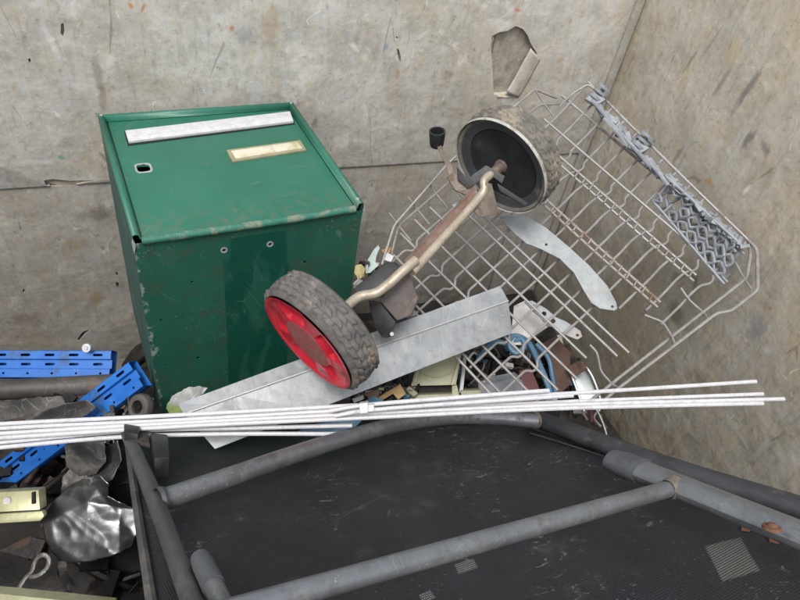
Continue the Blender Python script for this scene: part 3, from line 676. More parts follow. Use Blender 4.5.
p = ext(A, B, .985); bm = bmesh.new(); lathe(bm, [(.0105, -.009), (.0122, -.004), (.013, .002), (.0142, .006)], 18); obj('weld', bm, MT['weld'], cr, M=Matrix.Translation(p) @ (B - A).to_track_quat('Z', 'Y').to_matrix().to_4x4())
A = hl(203, 564, .012); B = hl(214, 587, .012); C = hl(240, 640, .012)
bm = bmesh.new(); hollow(bm, [A, B, C, ext(B, C, 3)], .0082, .002, 14); l2 = obj('leg_tube', bm, MT['steel'], gl)
bm = bmesh.new(); tube(bm, [hl(200, 558, .012), A, ext(A, B, .95)], [.0085, .0095, .0095], 14, True); obj('end_cap', bm, MT['cap'], l2)
# hinge bracket and black foot at the far corner
p = hl(128, 428, .006)
bm = bmesh.new(); a, b, c, d = hl(122, 420, .010), hl(146, 428, .010), hl(150, 444, .010), hl(124, 436, .010)
prism(bm, [a, b, c, d], (0, 0, -.006), .001); obj('hinge_bracket', bm, MT['hinge'], gl)
bm = bmesh.new(); prism(bm, [hl(150, 432, .012), hl(168, 434, .012), hl(170, 456, .012), hl(154, 458, .012)], (0, 0, -.028), .004); obj('foot', bm, MT['black'], gl)
bm = bmesh.new(); prism(bm, [hl(124, 423, .018), hl(140, 426, .018), hl(138, 434, .018), hl(124, 432, .018)], (0, 0, -.012), .002); obj('foot', bm, MT['black'], gl)
# sling: a sagging dark mesh sheet with a hem
SH = -.028
o00, o10 = hl(128, 433, SH), hl(541, 420, SH); o01, o11 = hl(158, 640, SH), hl(900, 545, SH)
bm = bmesh.new(); NU, NV = 40, 50; gv = {}
for i in range(NU + 1):
    for j in range(NV + 1):
        u, v = i / NU, j / NV
        p = o00.lerp(o10, u).lerp(o01.lerp(o11, u), v * 1.15)
        p.z += -.016 * math.sin(math.pi * u) * (.4 + .6 * v) + .0025 * noise.noise(Vector((p.x * 14, p.y * 5, 0))) + .004 * noise.noise(Vector((p.x * 4, p.y * 4, 7)))
        gv[i, j] = bm.verts.new(p)
for i in range(NU):
    for j in range(NV): bm.faces.new((gv[i, j], gv[i + 1, j], gv[i + 1, j + 1], gv[i, j + 1]))
sg = solidify(obj('sling', bm, MT['sleeve'], gl), .0012)
def sling_z(p):
    return SH
bm = bmesh.new(); tube(bm, [hl(127, 436, SH), hl(139, 520, SH), hl(152, 605, SH), hl(168, 720, SH)], .005, 8, True, 1, None, 3); obj('hem', bm, MT['steel_dk'], sg)
bm = bmesh.new(); tube(bm, [hl(163, 508, SH + .002), hl(178, 552, SH + .002), hl(196, 605, SH + .002)], .0016, 6, True, 1, None, 3); obj('seam', bm, MT['sleeve'], sg)
for dy in (0, 5):
    bm = bmesh.new(); tube(bm, [hl(530, 428 + dy, SH + .004), hl(600, 450 + dy, SH + .004), hl(670, 476 + dy, SH + .003)], .0016, 6, True, 1, None, 3); obj('seam', bm, MT['sleeve'], sg)
from mathutils.bvhtree import BVHTree
_me = sg.data; sling_tree = BVHTree.FromPolygons([FL.mat() @ v.co for v in _me.vertices], [p.vertices[:] for p in _me.polygons])
def on_sling(px, py, lift=.0012):
    hit = sling_tree.ray_cast(CAMPOS, ray(px, py).normalized())[0]; return FL.loc(hit) + Vector((0, 0, lift))
def rub(pts, colr, amt):
    q = [on_sling(x, y, 0) for x, y in pts]; c = sum(q, Vector()) / 4; ax_ = ((q[1] - q[0]) + (q[2] - q[3])) / 2; ay_ = ((q[3] - q[0]) + (q[2] - q[1])) / 2
    a2, b2 = ax_ / 2, ay_ / 2; det = a2.x * b2.y - a2.y * b2.x
    return (tuple(c), (b2.y / det, -b2.x / det, 0), (-a2.y / det, a2.x / det, 0), colr, amt)
_me.materials[0] = mat_sling([rub([(702, 547), (742, 537), (760, 572), (724, 583)], (.30, .30, .27), .8), rub([(453, 565), (474, 559), (478, 568), (459, 575)], (.34, .34, .34), .7), rub([(418, 596), (430, 590), (436, 598), (424, 604)], (.34, .34, .34), .7),
                              rub([(445, 545), (455, 542), (459, 550), (449, 553)], (.18, .18, .18), .6)])
for pts in ([(741, 528), (751, 530), (750, 533), (741, 532)], [(766, 537), (774, 540), (779, 546), (769, 543)]):
    bm = bmesh.new(); prism(bm, [on_sling(x, y) for x, y in pts], (0, 0, .003), .0006); obj('rust_chip', bm, MT['rust'], sg)

# ------------------------------------------------------------------ galvanised angle sheet
gd0, gd1 = .945, 1.14
TLp, TRp = P(178, 404, gd0 + .006), P(500, 286, gd1 + .006)
BLp, BRp = P(184, 414, gd0), P(508, 301, gd1)
CLp, CRp = P(215, 449, gd0 - .010), P(512, 333, gd1 - .004)
gs = thing('galvanised_sheet', 'long bent strip of grey galvanised sheet lying under the red wheel', 'metal sheet', at(CLp))
nrm = (CRp - BRp).cross(BLp - BRp).normalized()
if nrm.dot(CF) > 0: nrm = -nrm
bm = bmesh.new()
NS = 14; rows = []
def rowpts(i):
    t = i / NS; j = .0009 * noise.noise(Vector((t * 6, 1, 0)))
    a, b, c = TLp.lerp(TRp, t), BLp.lerp(BRp, t), CLp.lerp(CRp, t)
    return [a + nrm * j, b + nrm * .0012, b.lerp(c, .04), b.lerp(c, .5) + nrm * j * 2, c + nrm * j]
for i in range(NS + 1): rows.append([bm.verts.new(p) for p in rowpts(i)])
for i in range(NS):
    for k2 in range(4): bm.faces.new((rows[i][k2], rows[i + 1][k2], rows[i + 1][k2 + 1], rows[i][k2 + 1]))
solidify(obj('sheet_face', bm, MT['galv'], gs, CLp, smooth=False), .0016)
bm = bmesh.new(); tube(bm, [BLp + nrm * .0016, BLp.lerp(BRp, .5) + nrm * .0018, BRp + nrm * .0016], .0016, 8); obj('fold_edge', bm, MT['galv_edge'], gs, CLp)

# ------------------------------------------------------------------ mower axle with two wheels
DW = .193; RW = DW / 2
W1, W2 = P(308, 343, .895), P(499, 168, 1.085)
ax = (W2 - W1).normalized()
mw = thing('mower_axle', 'lawn mower axle with a red-hubbed wheel and a black-hubbed wheel', 'mower axle', at(W1))
def wheel_mat(c, outward, spin=0.0):
    return Matrix.Translation(c - W1) @ outward.to_track_quat('Z', 'Y').to_matrix().to_4x4() @ Matrix.Rotation(spin, 4, 'Z')
def tyre(width, R, rin):
    """tyre about Z from z=0 (outer face) down to -width, tread blocks standing proud"""
    w = width; prof = [(rin, -.004), (rin + .004, -.001), (max(R * .86, rin + .005), .0), (R * .93, -.0012), (R * .975, -.005)]
    NT_ = 24
    for i in range(NT_ + 1): prof.append((R, -.009 - (w - .018) * i / NT_))
    prof += [(R * .975, -w + .005), (R * .93, -w + .0012), (max(R * .86, rin + .005), -w), (rin + .004, -w + .001), (rin, -w + .004)]
    def f(r, z, a):
        if r > R * .985:
            q = (-z - .009) / (w - .018); u = (a / (2 * math.pi) * 30) + .35 * math.sin(q * math.pi * 2)
            row = int(min(3.999, q * 4)); fu = (u + .5 * row) % 1.0; fq = (q * 4) % 1.0
            blk = (1 if .14 < fu < .80 else 0) * (1 if .10 < fq < .90 else 0)
            r = R - .0026 + .0034 * blk * (.75 + .5 * noise.noise(Vector((round(u), row, 4)))) - .0028 * abs(q - .5) * 2 + .0004 * noise.noise(Vector((a * 9, z * 200, 0)))
        elif r > R * .95:
            fu = (a / (2 * math.pi) * 26) % 1.0; r += .0010 if .2 < fu < .7 else -.0008
        return r, z
    bm = bmesh.new(); lathe(bm, prof, 300, f, closed=True); return bm
def wheel(name, c, outward, hubface, label):
    w = bpy.data.objects.new('wheel', None); col.objects.link(w); w.parent = mw; w.matrix_basis = wheel_mat(c, outward); w['label'] = label
    return w
TW = .052
w1 = wheel('wheel', W1, -ax, 'red', 'dusty wheel with a red plastic hub')
obj('tyre', tyre(TW, RW, RW * .845), MT['tyre'], w1, ang=50)
def redhub():
    bm = bmesh.new(); R1 = RW * .885; rings = []; NR, NA = 34, 120
    for i in range(NR + 1):
        r = R1 * i / NR; ring = []
        for k2 in range(NA):
            a = 2 * math.pi * k2 / NA; f = r / R1
            z = .0015 if f < .56 else .0005
            # five tapering pockets near the rim
            s5 = ((a * 5 / (2 * math.pi)) % 1.0) - .5
            wdt = .27
            inr = sst(.50, .58, f) * sst(.90, .82, f) * sst(wdt + .06, wdt, abs(s5))
            z -= .0095 * inr * (1.0 - .5 * (f - .55) / .3)
            z += .0022 * sst(.90, .95, f)
            ring.append(bm.verts.new((r * math.cos(a), r * math.sin(a), z)) if i else None)
        rings.append(ring)
    c = bm.verts.new((0, 0, .0015))
    for k2 in range(NA): bm.faces.new((c, rings[1][k2], rings[1][(k2 + 1) % NA]))
    for i in range(1, NR):
        for k2 in range(NA): bm.faces.new((rings[i][k2], rings[i][(k2 + 1) % NA], rings[i + 1][(k2 + 1) % NA], rings[i + 1][k2]))
    return bm
hub = obj('hub', redhub(), MT['red'], w1, ang=60)
bm = bmesh.new(); lathe(bm, [(0.0005, .0021), (RW * .38, .0021), (RW * .425, .0017), (RW * .43, .0008)], 60); obj('hub_centre', bm, MT['red_dust'], w1)
bm = bmesh.new(); lathe(bm, [(.0005, -TW + .006), (RW * .3, -TW + .004), (RW * .8, -TW + .008), (RW * .81, -TW + .012)], 60); obj('hub_back', bm, MT['hubblack'], w1)
w2 = wheel('wheel', W2, -ax, 'black', 'muddy wheel showing its black inner hub and pale rim')
obj('tyre', tyre(TW, RW, RW * .88), MT['tyre_mud'], w2, ang=50)
bm = bmesh.new(); lathe(bm, [(RW * .955, -.001), (RW * .960, .0016), (RW * .969, .0020), (RW * .977, .0008), (RW * .975, -.004), (RW * .95, -.005)], 90, closed=True); obj('rim', bm, MT['rimpale'], w2)
bm = bmesh.new(); lathe(bm, [(RW * .956, -.001), (RW * .91, -.003), (RW * .72, -.009), (RW * .70, -.013)], 90); obj('hub_ring', bm, MT['hubmid'], w2)
bm = bmesh.new(); lathe(bm, [(RW * .705, -.0095), (RW * .69, -.0105), (RW * .45, -.013), (RW * .25, -.015), (.0005, -.015)], 90); obj('hub', bm, MT['hubblack'], w2)
bm = bmesh.new(); lathe(bm, [(RW * .90, -TW + .006), (RW * .5, -TW + .002), (.0005, -TW + .002)], 60); obj('hub_front', bm, MT['hubblack'], w2)
S1 = W1
def mpart(name, bm, mt, **k): return obj(name, bm, mt, mw, S1, **k)
# crank rod and bar
rod = [W1 + ax * .03, W1 + ax * .055, P(357, 298, .945), P(376, 293, .945), P(390, 283, .95), P(403, 271, .955), P(416, 260, .965)]
bm = bmesh.new(); tube(bm, rod, .0078, 14, True, 1, None, 6); mpart('crank_rod', bm, MT['cream'])
bm = bmesh.new(); tube(bm, [P(412, 272, .968), P(447, 234, 1.01), P(477, 200, 1.045), P(484, 190, 1.05), P(484, 181, 1.052), P(491, 174, 1.06), W2 - ax * .012], .0072, 14, True, 1, None, 5); mpart('crank_rod', bm, MT['cream'])
bm = bmesh.new(); tube(bm, [P(408, 264, .972), P(441, 228, 1.014), P(474, 193, 1.05)], .0085, 4, True, .8); mpart('rusty_bar', bm, MT['rustbar'])
bm = bmesh.new(); lathe(bm, [(.0, .012), (.008, .012), (.0095, .009), (.0095, -.006), (.012, -.007), (.012, -.012)], 18); mpart('axle_nut', bm, MT['brown_metal'], M=Matrix.Translation(W2 - ax * .004 - W1) @ (-ax).to_track_quat('Z', 'Y').to_matrix().to_4x4()) if False else obj('axle_nut', bm, MT['brown_metal'], mw, M=Matrix.Translation(W2 - ax * .004 - W1) @ (-ax).to_track_quat('Z', 'Y').to_matrix().to_4x4())
nv = CF * .004
def plate_px(name, pts, th, mt, parent=mw, sh=None, bev=.0006):
    bm = bmesh.new(); prism(bm, [P(*p) for p in pts], CF * th, bev); return obj(name, bm, mt, parent, S1 if sh is None else sh)
plate_px('bracket', [(486, 182, 1.043), (492, 184, 1.046), (499, 214, 1.06), (480, 217, 1.05), (470, 208, 1.047), (480, 196, 1.045)], .003, MT['brown_metal'])
plate_px('bracket', [(447, 177, 1.075), (453, 173, 1.075), (478, 188, 1.062), (470, 197, 1.062), (455, 190, 1.07)], .006, MT['brown_metal'])
plate_px('hub_bracket', [(457, 167, 1.066), (468, 179, 1.060), (478, 171, 1.058), (486, 165, 1.054), (505, 176, 1.052), (502, 184, 1.053), (489, 173, 1.054), (478, 182, 1.058), (468, 189, 1.062), (458, 180, 1.066)], .006, MT['black'])
plate_px('hub_bracket', [(497, 183, 1.054), (528, 203, 1.055), (525, 206, 1.056), (500, 191, 1.056)], .004, MT['black'])
plate_px('lever', [(436, 145, 1.10), (440, 143, 1.10), (450, 162, 1.085), (455, 175, 1.078), (449, 176, 1.078), (446, 165, 1.085)], .003, MT['brown_metal'])
bm = bmesh.new(); lathe(bm, [(.0, -.016), (.011, -.016), (.0125, -.012), (.0145, .012), (.0145, .014), (.0115, .014), (.0105, -.004), (.0, -.005)], 22)
obj('lever_cap', bm, MT['black'], mw, M=Matrix.Translation(P(437, 138, 1.10) - W1) @ (-CF * .8 - CD * .75).to_track_quat('Z', 'Y').to_matrix().to_4x4())
# dirty gearbox housing
bm = bmesh.new(); prism(bm, [P(379, 300, .985), P(409, 272, .99), P(419, 299, .985), (P(411, 316, .98)), P(397, 321, .975)], CF * .055, .004); hs_ = mpart('housing', bm, MT['housing'])
bm = bmesh.new(); prism(bm, [P(354, 288, 1.0), P(386, 262, 1.01), P(396, 262, 1.01), P(407, 273, 1.0), P(380, 298, .99), P(356, 297, .995)], CF * .05, .003); mpart('housing', bm, MT['black'])
bm = bmesh.new(); prism(bm, [P(368, 300, .995), P(380, 302, .985), P(396, 322, .98), P(391, 337, .985), P(382, 338, .985), P(374, 325, .99)], CF * .04, .003); mpart('housing_foot', bm, MT['black'])
bm = bmesh.new(); lathe(bm, [(.0, .003), (.003, .003), (.0042, .001), (.0042, -.004)], 12); obj('bolt', bm, MT['galv'], mw, M=Matrix.Translation(P(392, 334, .982) - W1) @ (-CF).to_track_quat('Z', 'Y').to_matrix().to_4x4())

# ------------------------------------------------------------------ dishwasher rack
KR = .465 / .46
FR = Frame(Vector((.75368, 1.03022, -.57509)) * KR + Vector((0, 0, OZ)), (.4836, -.8455, -.2263), (.8268, .3565, .4351), (-.2872, -.3975, .8715))
rk = thing('dishwasher_rack', 'grey wire dishwasher rack leaning in the corner behind the black wheel', 'dishwasher rack', FR.mat())
hr_ = FR.hit
RWI = .0025
def wire(pts, r=RWI, mt='wire', n=0, name='wire', seg=7):
    bm = bmesh.new(); tube(bm, pts, r, seg, True, 1, None, n); return obj(name, bm, MT[mt], rk)
def fil(pts, k=.28):
    """round the corners of a bent wire"""
    out = [pts[0]]
    for i in range(1, len(pts) - 1):
        a, b, c = pts[i - 1], pts[i], pts[i + 1]; la = (a - b).length; lc = (c - b).length; d = min(.008, la * .45, lc * .45)
        p = b + (a - b) * (d / la); q = b + (c - b) * (d / lc)
        out += [p, (p + q) / 4 + b / 2, q]
    return out + [pts[-1]]
def U(u, v, h=0.0): return Vector((u, -v, h))      # rack coordinates: u along the rollers, v away from them
# lines along u: (v, u0, u1, height, material)
for v, u0, u1, h, mt, r in ((.022, -.012, .432, .0135, 'wire', .0027), (.080, -.004, .395, .0, 'wire', .0025), (.126, .060, .425, .010, 'wire', .0024), (.138, .062, .43, .010, 'wire', .0024),
                            (.213, .105, .415, .010, 'wire_rust', .0024), (.224, .10, .418, .010, 'wire_rust', .0024), (.322, -.02, .440, .0, 'wire', .0024), (.342, .01, .430, .0, 'wire', .0024),
                            (.385, -.022, .395, .0, 'wire', .0023), (.425, -.022, .41, .0, 'wire', .0023), (.465, -.02, .40, .0, 'wire', .0024), (.505, .0, .39, .0, 'wire', .0023), (.545, .03, .37, .004, 'wire', .0023)):
    wire([U(u0, v, h), U((u0 + u1) / 2, v + .0012 * math.sin(v * 90), h + .0012 * math.cos(v * 70)), U(u1, v, h)], r * 1.08, mt, 4)
# cross wires along v with their plate-holding kinks
NVW = 13
rim_a, rim_b = hr_(588, 82, .034), hr_(748, 240, .040)
def v_rim(u):
    f = (u - rim_a.x) / (rim_b.x - rim_a.x); return -(rim_a.y + (rim_b.y - rim_a.y) * f), .034 + .006 * f
for i in range(NVW):
    u = .012 + .036 * i
    if i == NVW - 1: u = .444
    j = .0012 * math.sin(i * 2.3)
    vr, hrm = v_rim(u)
    pts = [U(u, vr - .003, hrm - .003), U(u, vr + .012, hrm - .002), U(u, .022, .0155), U(u, .062, .001)]
    if 1 <= i:
        pts += [U(u, .080, -.0025), U(u + .001, .097, -.001), U(u + .009, .106, .003), U(u + .009, .120, .0065), U(u, .132, .0065), U(u - .002, .160, .0105 + j), U(u, .190, .0095), U(u, .218, .0065), U(u, .240, .001)]
    else:
        pts += [U(u, .30, -.002)]
    if i < 10:
        pts += [U(u + j, .33, -.0025), U(u, .40, -.0025), U(u, .452, -.0025), U(u + .011, .460, -.0025), U(u + .011, .474, -.0025), U(u, .480, -.0025), U(u, .552, -.0025)]
    else:
        pts += [U(u, .272, -.002)] if i == 10 else []
    wire(fil(pts), RWI, 'wire')
# far end side: sloping wall of wires and its double rim
wire(fil([U(-.02, .025, .0), U(-.055, .06, .03), U(-.055, .30, .03), U(-.03, .47, .03), U(.02, .555, .02), U(.33, .56, .01)]), .0027, name='rim')
wire(fil([U(-.006, .03, .0), U(-.03, .07, .012), U(-.03, .46, .012), U(.02, .535, .006)]), .0024, name='rim')
for k2 in range(9):
    v = .06 + .05 * k2; wire(fil([U(-.056, v, .031), U(-.03, v, .0125), U(.004, v, -.002)]), .0021)
# near end: double rim with a chamfered corner
i1 = [hr_(x, y, h) for x, y, h in ((590, 401, .02), (620, 377, .022), (747, 278, .03), (751, 252, .038), (748, 240, .040))]
wire(fil(i1), .0029, name='rim')
i2 = [hr_(x, y, h) for x, y, h in ((600, 404, .045), (615, 391, .046), (717, 313, .05), (731, 311, .051), (758, 290, .054), (757, 249, .050), (748, 240, .042))]
wire(fil(i2), .0029, name='rim')
for pp in ([(681, 288, .012), (689, 300, .016), (704, 313, .024), (708, 319, .05)], [(645, 315, .012), (663, 322, .02), (671, 335, .03), (675, 344, .048)], [(590, 345, .0), (597, 352, .0), (601, 372, .012), (614, 386, .024), (622, 389, .046)], [(735, 262, .02), (745, 280, .03), (752, 290, .052)]):
    wire(fil([hr_(*p) for p in pp]), .0022)
# side rim above the rollers
wire(fil([hr_(588, 82, .034), hr_(625, 120, .035), hr_(690, 184, .038), hr_(748, 240, .040)]), .0028, name='rim')
wire(fil([hr_(560, 106, .01), hr_(572, 94, .028), hr_(588, 84, .034), hr_(600, 94, .034)]), .0024)
# rollers on their brackets
def roller(px, py, sc=1.0):
    c = hr_(px, py, .050)
    dw = CR * .60 - CD * .70 - CF * .42; d = Vector((dw.dot(FR.ex), dw.dot(FR.ey), dw.dot(FR.ez))).normalized()
    for off, rr in ((-.011, .0175), (.001, .0150), (.012, .0175)):
        bm = bmesh.new(); lathe(bm, [(.0, -.003), (.006, -.003), (.008, -.0012), (rr * .82, -.0012), (rr, -.0028), (rr, .0028), (rr * .82, .0012), (.008, .0012), (.006, .003), (.0, .003)], 28)
        obj('roller', bm, MT['gplastic'], rk, M=Matrix.Translation(c + d * off) @ d.to_track_quat('Z', 'Y').to_matrix().to_4x4())
    bm = bmesh.new(); tube(bm, [c - d * .016, c + d * .013], .0045, 10); obj('roller_pin', bm, MT['gplastic'], rk)
    bm = bmesh.new(); prism(bm, [c + Vector((-.012, -.03, -.008)), c + Vector((.014, -.026, -.008)), c + Vector((.02, -.006, -.002)), c + Vector((-.008, -.008, -.002))], (0, 0, .008), .002); obj('roller_bracket', bm, MT['gplastic'], rk)
roller(600, 93); roller(643, 141)
for a, b in (((592, 100), (612, 124)), ((612, 124), (652, 168)), ((604, 118), (628, 146)), ((650, 163), (668, 185))):
    bm = bmesh.new(); tube(bm, [hr_(*a, .050), hr_((a[0] + b[0]) / 2 + 1, (a[1] + b[1]) / 2, .053), hr_(*b, .048)], .0042, 6, True, .6); obj('roller_rail', bm, MT['gplastic'], rk)
# folding plastic cup shelf: two lattices of links
def lattice(c00, c10, c01, c11, nu, nv, h0, h1):
    rg = random.Random(nu * 7 + nv)
    def pt(u, v):
        x = (c00[0] * (1 - u) + c10[0] * u) * (1 - v) + (c01[0] * (1 - u) + c11[0] * u) * v
        y = (c00[1] * (1 - u) + c10[1] * u) * (1 - v) + (c01[1] * (1 - u) + c11[1] * u) * v
        return hr_(x, y, h0 * (1 - v) + h1 * v)
    for i in range(nu):
        for j in range(nv):
            s2 = .5 * (j % 2)
            a = pt(min(1, (i + s2) / nu), j / nv); b = pt(min(1, (i + s2 + .5) / nu), (j + .5) / nv); c = pt(min(1, (i + s2) / nu), (j + 1) / nv)
            z = Vector((rg.uniform(-.004, .004), rg.uniform(-.004, .004), rg.uniform(-.003, .007)))
            if rg.random() < .12: continue
            bm = bmesh.new(); tube(bm, [a, b + z, c], .0030, 6, True, .8, None, 3); obj('shelf_link', bm, MT['gplastic'], rk)
            if i < nu - 1 or True:
                b2 = pt(max(0, (i + s2 - .5) / nu), (j + .5) / nv); bm = bmesh.new(); tube(bm, [a, b2, c], .0026, 6, True, .8, None, 3); obj('shelf_link', bm, MT['gplastic'], rk)
    for v in (0, 1):
        bm = bmesh.new(); tube(bm, [pt(0, v), pt(.5, v), pt(1, v)], .0032, 7); obj('shelf_edge', bm, MT['gplastic'], rk)
lattice((672, 180), (742, 246), (652, 200), (724, 284), 8, 3, .046, .004)
lattice((668, 178), (738, 242), (678, 188), (736, 252), 9, 1, .050, .034)
lattice((668, 186), (744, 254), (656, 204), (727, 282), 10, 2, .028, -.010)
rt = random.Random(5)
for k2 in range(34):
    f = k2 / 33; c = hr_(667 + 76 * f + rt.uniform(-2, 2), 178 + 68 * f + rt.uniform(-2, 2), .043 + rt.uniform(-.004, .006))
    M = Matrix.Translation(c) @ Matrix.Rotation(rt.uniform(0, 3), 4, 'Z') @ Matrix.Rotation(rt.uniform(-.6, .6), 4, 'X')
    bm = bmesh.new(); box(bm, (-.009, -.0035, -.004), (.009, .0035, .004), .0012, M); obj('shelf_tooth', bm, MT['gplastic'], rk)
for k2 in range(16):
    f = k2 / 15; c = hr_(594 + 66 * f + rt.uniform(-2, 2), 100 + 74 * f + rt.uniform(-2, 3), .040 + rt.uniform(-.005, .005))
    M = Matrix.Translation(c) @ Matrix.Rotation(rt.uniform(-1.2, .4), 4, 'Z') @ Matrix.Rotation(rt.uniform(-.5, .5), 4, 'X')
    bm = bmesh.new(); box(bm, (-.012, -.005, -.005), (.012, .005, .005), .0015, M); obj('roller_rail', bm, MT['gplastic'], rk)
# utensil stubs between the paired wires
for v0, v1, n_ in ((.1265, .1375, 16), (.2135, .2235, 15)):
    for k2 in range(n_):
        u = .13 + .019 * k2
        bm = bmesh.new(); tube(bm, [U(u, v0 - .002, .0135), U(u + .003, v1 + .002, .0135)], .0016, 6); obj('wire', bm, MT['wire_rust'] if v0 > .2 else MT['wire'], rk)

# ------------------------------------------------------------------ curved pale strip lying on the rack
Fs = Frame(FR.o + FR.ez * .022, FR.ex, FR.ey, FR.ez)
up = [(499, 217), (512, 215.5), (526.5, 216.6), (545, 227.6), (567, 246), (589, 266), (607, 286), (616, 303), (617, 309)]
dn = [(503, 222), (515.5, 235), (526.5, 244), (541, 249.6), (559.5, 258.7), (574, 273), (583, 290), (590.6, 302.7), (600, 309), (614, 311)]
poly = [Fs.hit(x, y) for x, y in up + dn[::-1]]
cs = obj('curved_steel_strip', prism(bmesh.new(), poly, (0, 0, .0025), .0005), MT['strip']); cs.matrix_world = Fs.mat()
tag(cs, 'curved pale grey steel strip with orange stains lying across the wire rack', 'metal strip')
cb = bmesh.new()
for x, y in ((546, 245), (612, 307)):
    c = Fs.hit(x, y); tube(cb, [c + Vector((0, 0, -.01)), c + Vector((0, 0, .02))], .0026, 10)
cut(cs, cb)

# ------------------------------------------------------------------ white rods
def rod_obj(pts, label, r=.0032):
    w = [P(*p) for p in pts]; o0 = w[-1]
    bm = bmesh.new(); tube(bm, w, r, 9, True, 1, None, 5)
    o = obj('white_rod', bm, MT['gwhite'], None, o0); o.location = o0
    return tag(o, label, 'rod', 'thin white rods lying across the scrap')
LX = -230
rod_obj([(LX, 438, .915), (0, 424, .905), (180, 415, .905), (362, 405, .925), (560, 394, .955), (756, 381.5, .985)], 'white rod whose right end points highest over the plywood side wall')
rod_obj([(LX, 443, .91), (0, 428.5, .90), (180, 420, .90), (365, 409.5, .925), (560, 402, .955), (763, 394, .975)], 'white rod ending between the topmost and the longest rods at right')
rod_obj([(LX, 448, .905), (0, 433.5, .893), (180, 423, .893), (370, 413.5, .918), (560, 405, .945), (784, 399, .965)], 'longest white rod, reaching farthest right over the side wall')
rod_obj([(LX, 452, .90), (0, 438, .888), (180, 426.5, .888), (372, 417.5, .912), (560, 408.5, .94), (763, 403.5, .96)], 'lowest of the white rods that reach the right side wall')
rod_obj([(LX, 462, .905), (0, 442.5, .893), (130, 431, .90), (250, 428, .91), (352, 425.5, .93)], 'upper one of two white rods passing under the arched grey tube')
rod_obj([(LX, 469, .90), (0, 447.5, .888), (120, 437, .895), (230, 434, .905), (337, 434, .925)], 'lower one of two white rods passing under the arched grey tube')
rod_obj([(330, 411, .905), (366, 405, .908), (450, 398, .925), (549, 390.5, .945)], 'short white rod with the upper end beside the blue cable')
rod_obj([(335, 416, .90), (372, 410, .902), (470, 402.5, .925), (573, 395.5, .945)], 'short white rod with a crooked end near the tin tray')
bm = bmesh.new(); c = P(366, 409, .897); dx = (P(380, 408, .90) - P(352, 410, .897)).normalized()
prism(bm, [P(359, 403.5, .897), P(368, 402.5, .897), P(368, 413, .894), (P(360, 414, .894))], CF * .018, .0015)
prism(bm, [P(368, 405, .899), P(374, 404, .899), P(374, 411, .896), (P(368, 412, .896))], CF * .012, .001)
o = obj('plastic_clip', bm, MT['gwhite'], None, c); o.location = c; tag(o, 'small white plastic clip gripping the white rods below the wheel', 'clip')

# ------------------------------------------------------------------ blue slotted posts
def post(name, a, b, upv, label, length_holes=26, w=.056):
    a = Vector(a); b = Vector(b); Lp = (b - a).length
    F = Frame(a, b - a, None or (upv.cross(b - a)), upv)
    prof = [(-.5, .0), (-.47, .004), (-.19, .004), (-.16, -.004), (.14, -.004), (.17, .004), (.46, .004), (.49, .0), (.5, -.016)]
    bm = bmesh.new(); t = .0018
    top = [(y * w, z) for y, z in prof]; bot = [(y * w, z - t) for y, z in prof]
    poly = top + bot[::-1]
    prism(bm, [(0, y, z) for y, z in poly], (Lp, 0, 0))
    o = obj(name, bm, MT['blue'], None, ang=25); o.matrix_world = F.mat()
    cb = bmesh.new(); x = .018
    def slot(x, y, l, ww):
        prism(cb, [(x + sx * (l / 2 - ww * .5) + ww * .5 * math.cos(q), y + ww * .5 * math.sin(q), -.02) for sx, qs in ((1, (-1.57, -.8, 0, .8, 1.57)), (-1, (1.57, 2.35, 3.14, 3.93, 4.71))) for q in qs], (0, 0, .04))
    while x < Lp - .02:
        slot(x + .008, -.33 * w, .020, .0052); slot(x + .010, -.01 * w, .020, .0052); slot(x, .32 * w, .0050, .0046)
        x += .048
    cut(o, cb)
    bm = bmesh.new(); prism(bm, [(.001, -.5 * w, -.001), (.001, -.5 * w, -.026), (.001, .5 * w, -.026), (.001, .5 * w, -.017), (.001, .49 * w, -.017), (.001, .49 * w, -.0245), (.001, -.49 * w, -.0245), (.001, -.49 * w, -.001)], (Lp - .002, 0, 0)); obj('slot_shade_web', bm, MT['blue'], o)  # plate added behind the slots so they fall into shade
    tag(o, label, 'shelf post', 'blue slotted steel shelf posts'); return o
upv1 = (-CF + Vector((0, 0, .3))).normalized()
post('slotted_post', P(111, 364.5, 1.25), P(-70, 364, 1.25), upv1, 'blue slotted steel post lying level along the plywood back wall')
post('slotted_post', P(137, 374, 1.165), P(-25, 498, 1.22), upv1, 'blue slotted steel post lying slanted beside the letter box')
bm = bmesh.new(); lathe(bm, [(.0, .004), (.003, .004), (.0045, .002), (.0085, .0015), (.009, 0), (.009, -.006), (.0, -.006)], 20)
o = obj('white_button', bm, MT['gwhite']); o.matrix_world = Matrix.Translation(P(86.5, 348, 1.235)) @ (-CF).to_track_quat('Z', 'Y').to_matrix().to_4x4(); tag(o, 'small round white plastic button on the level blue post', 'button')

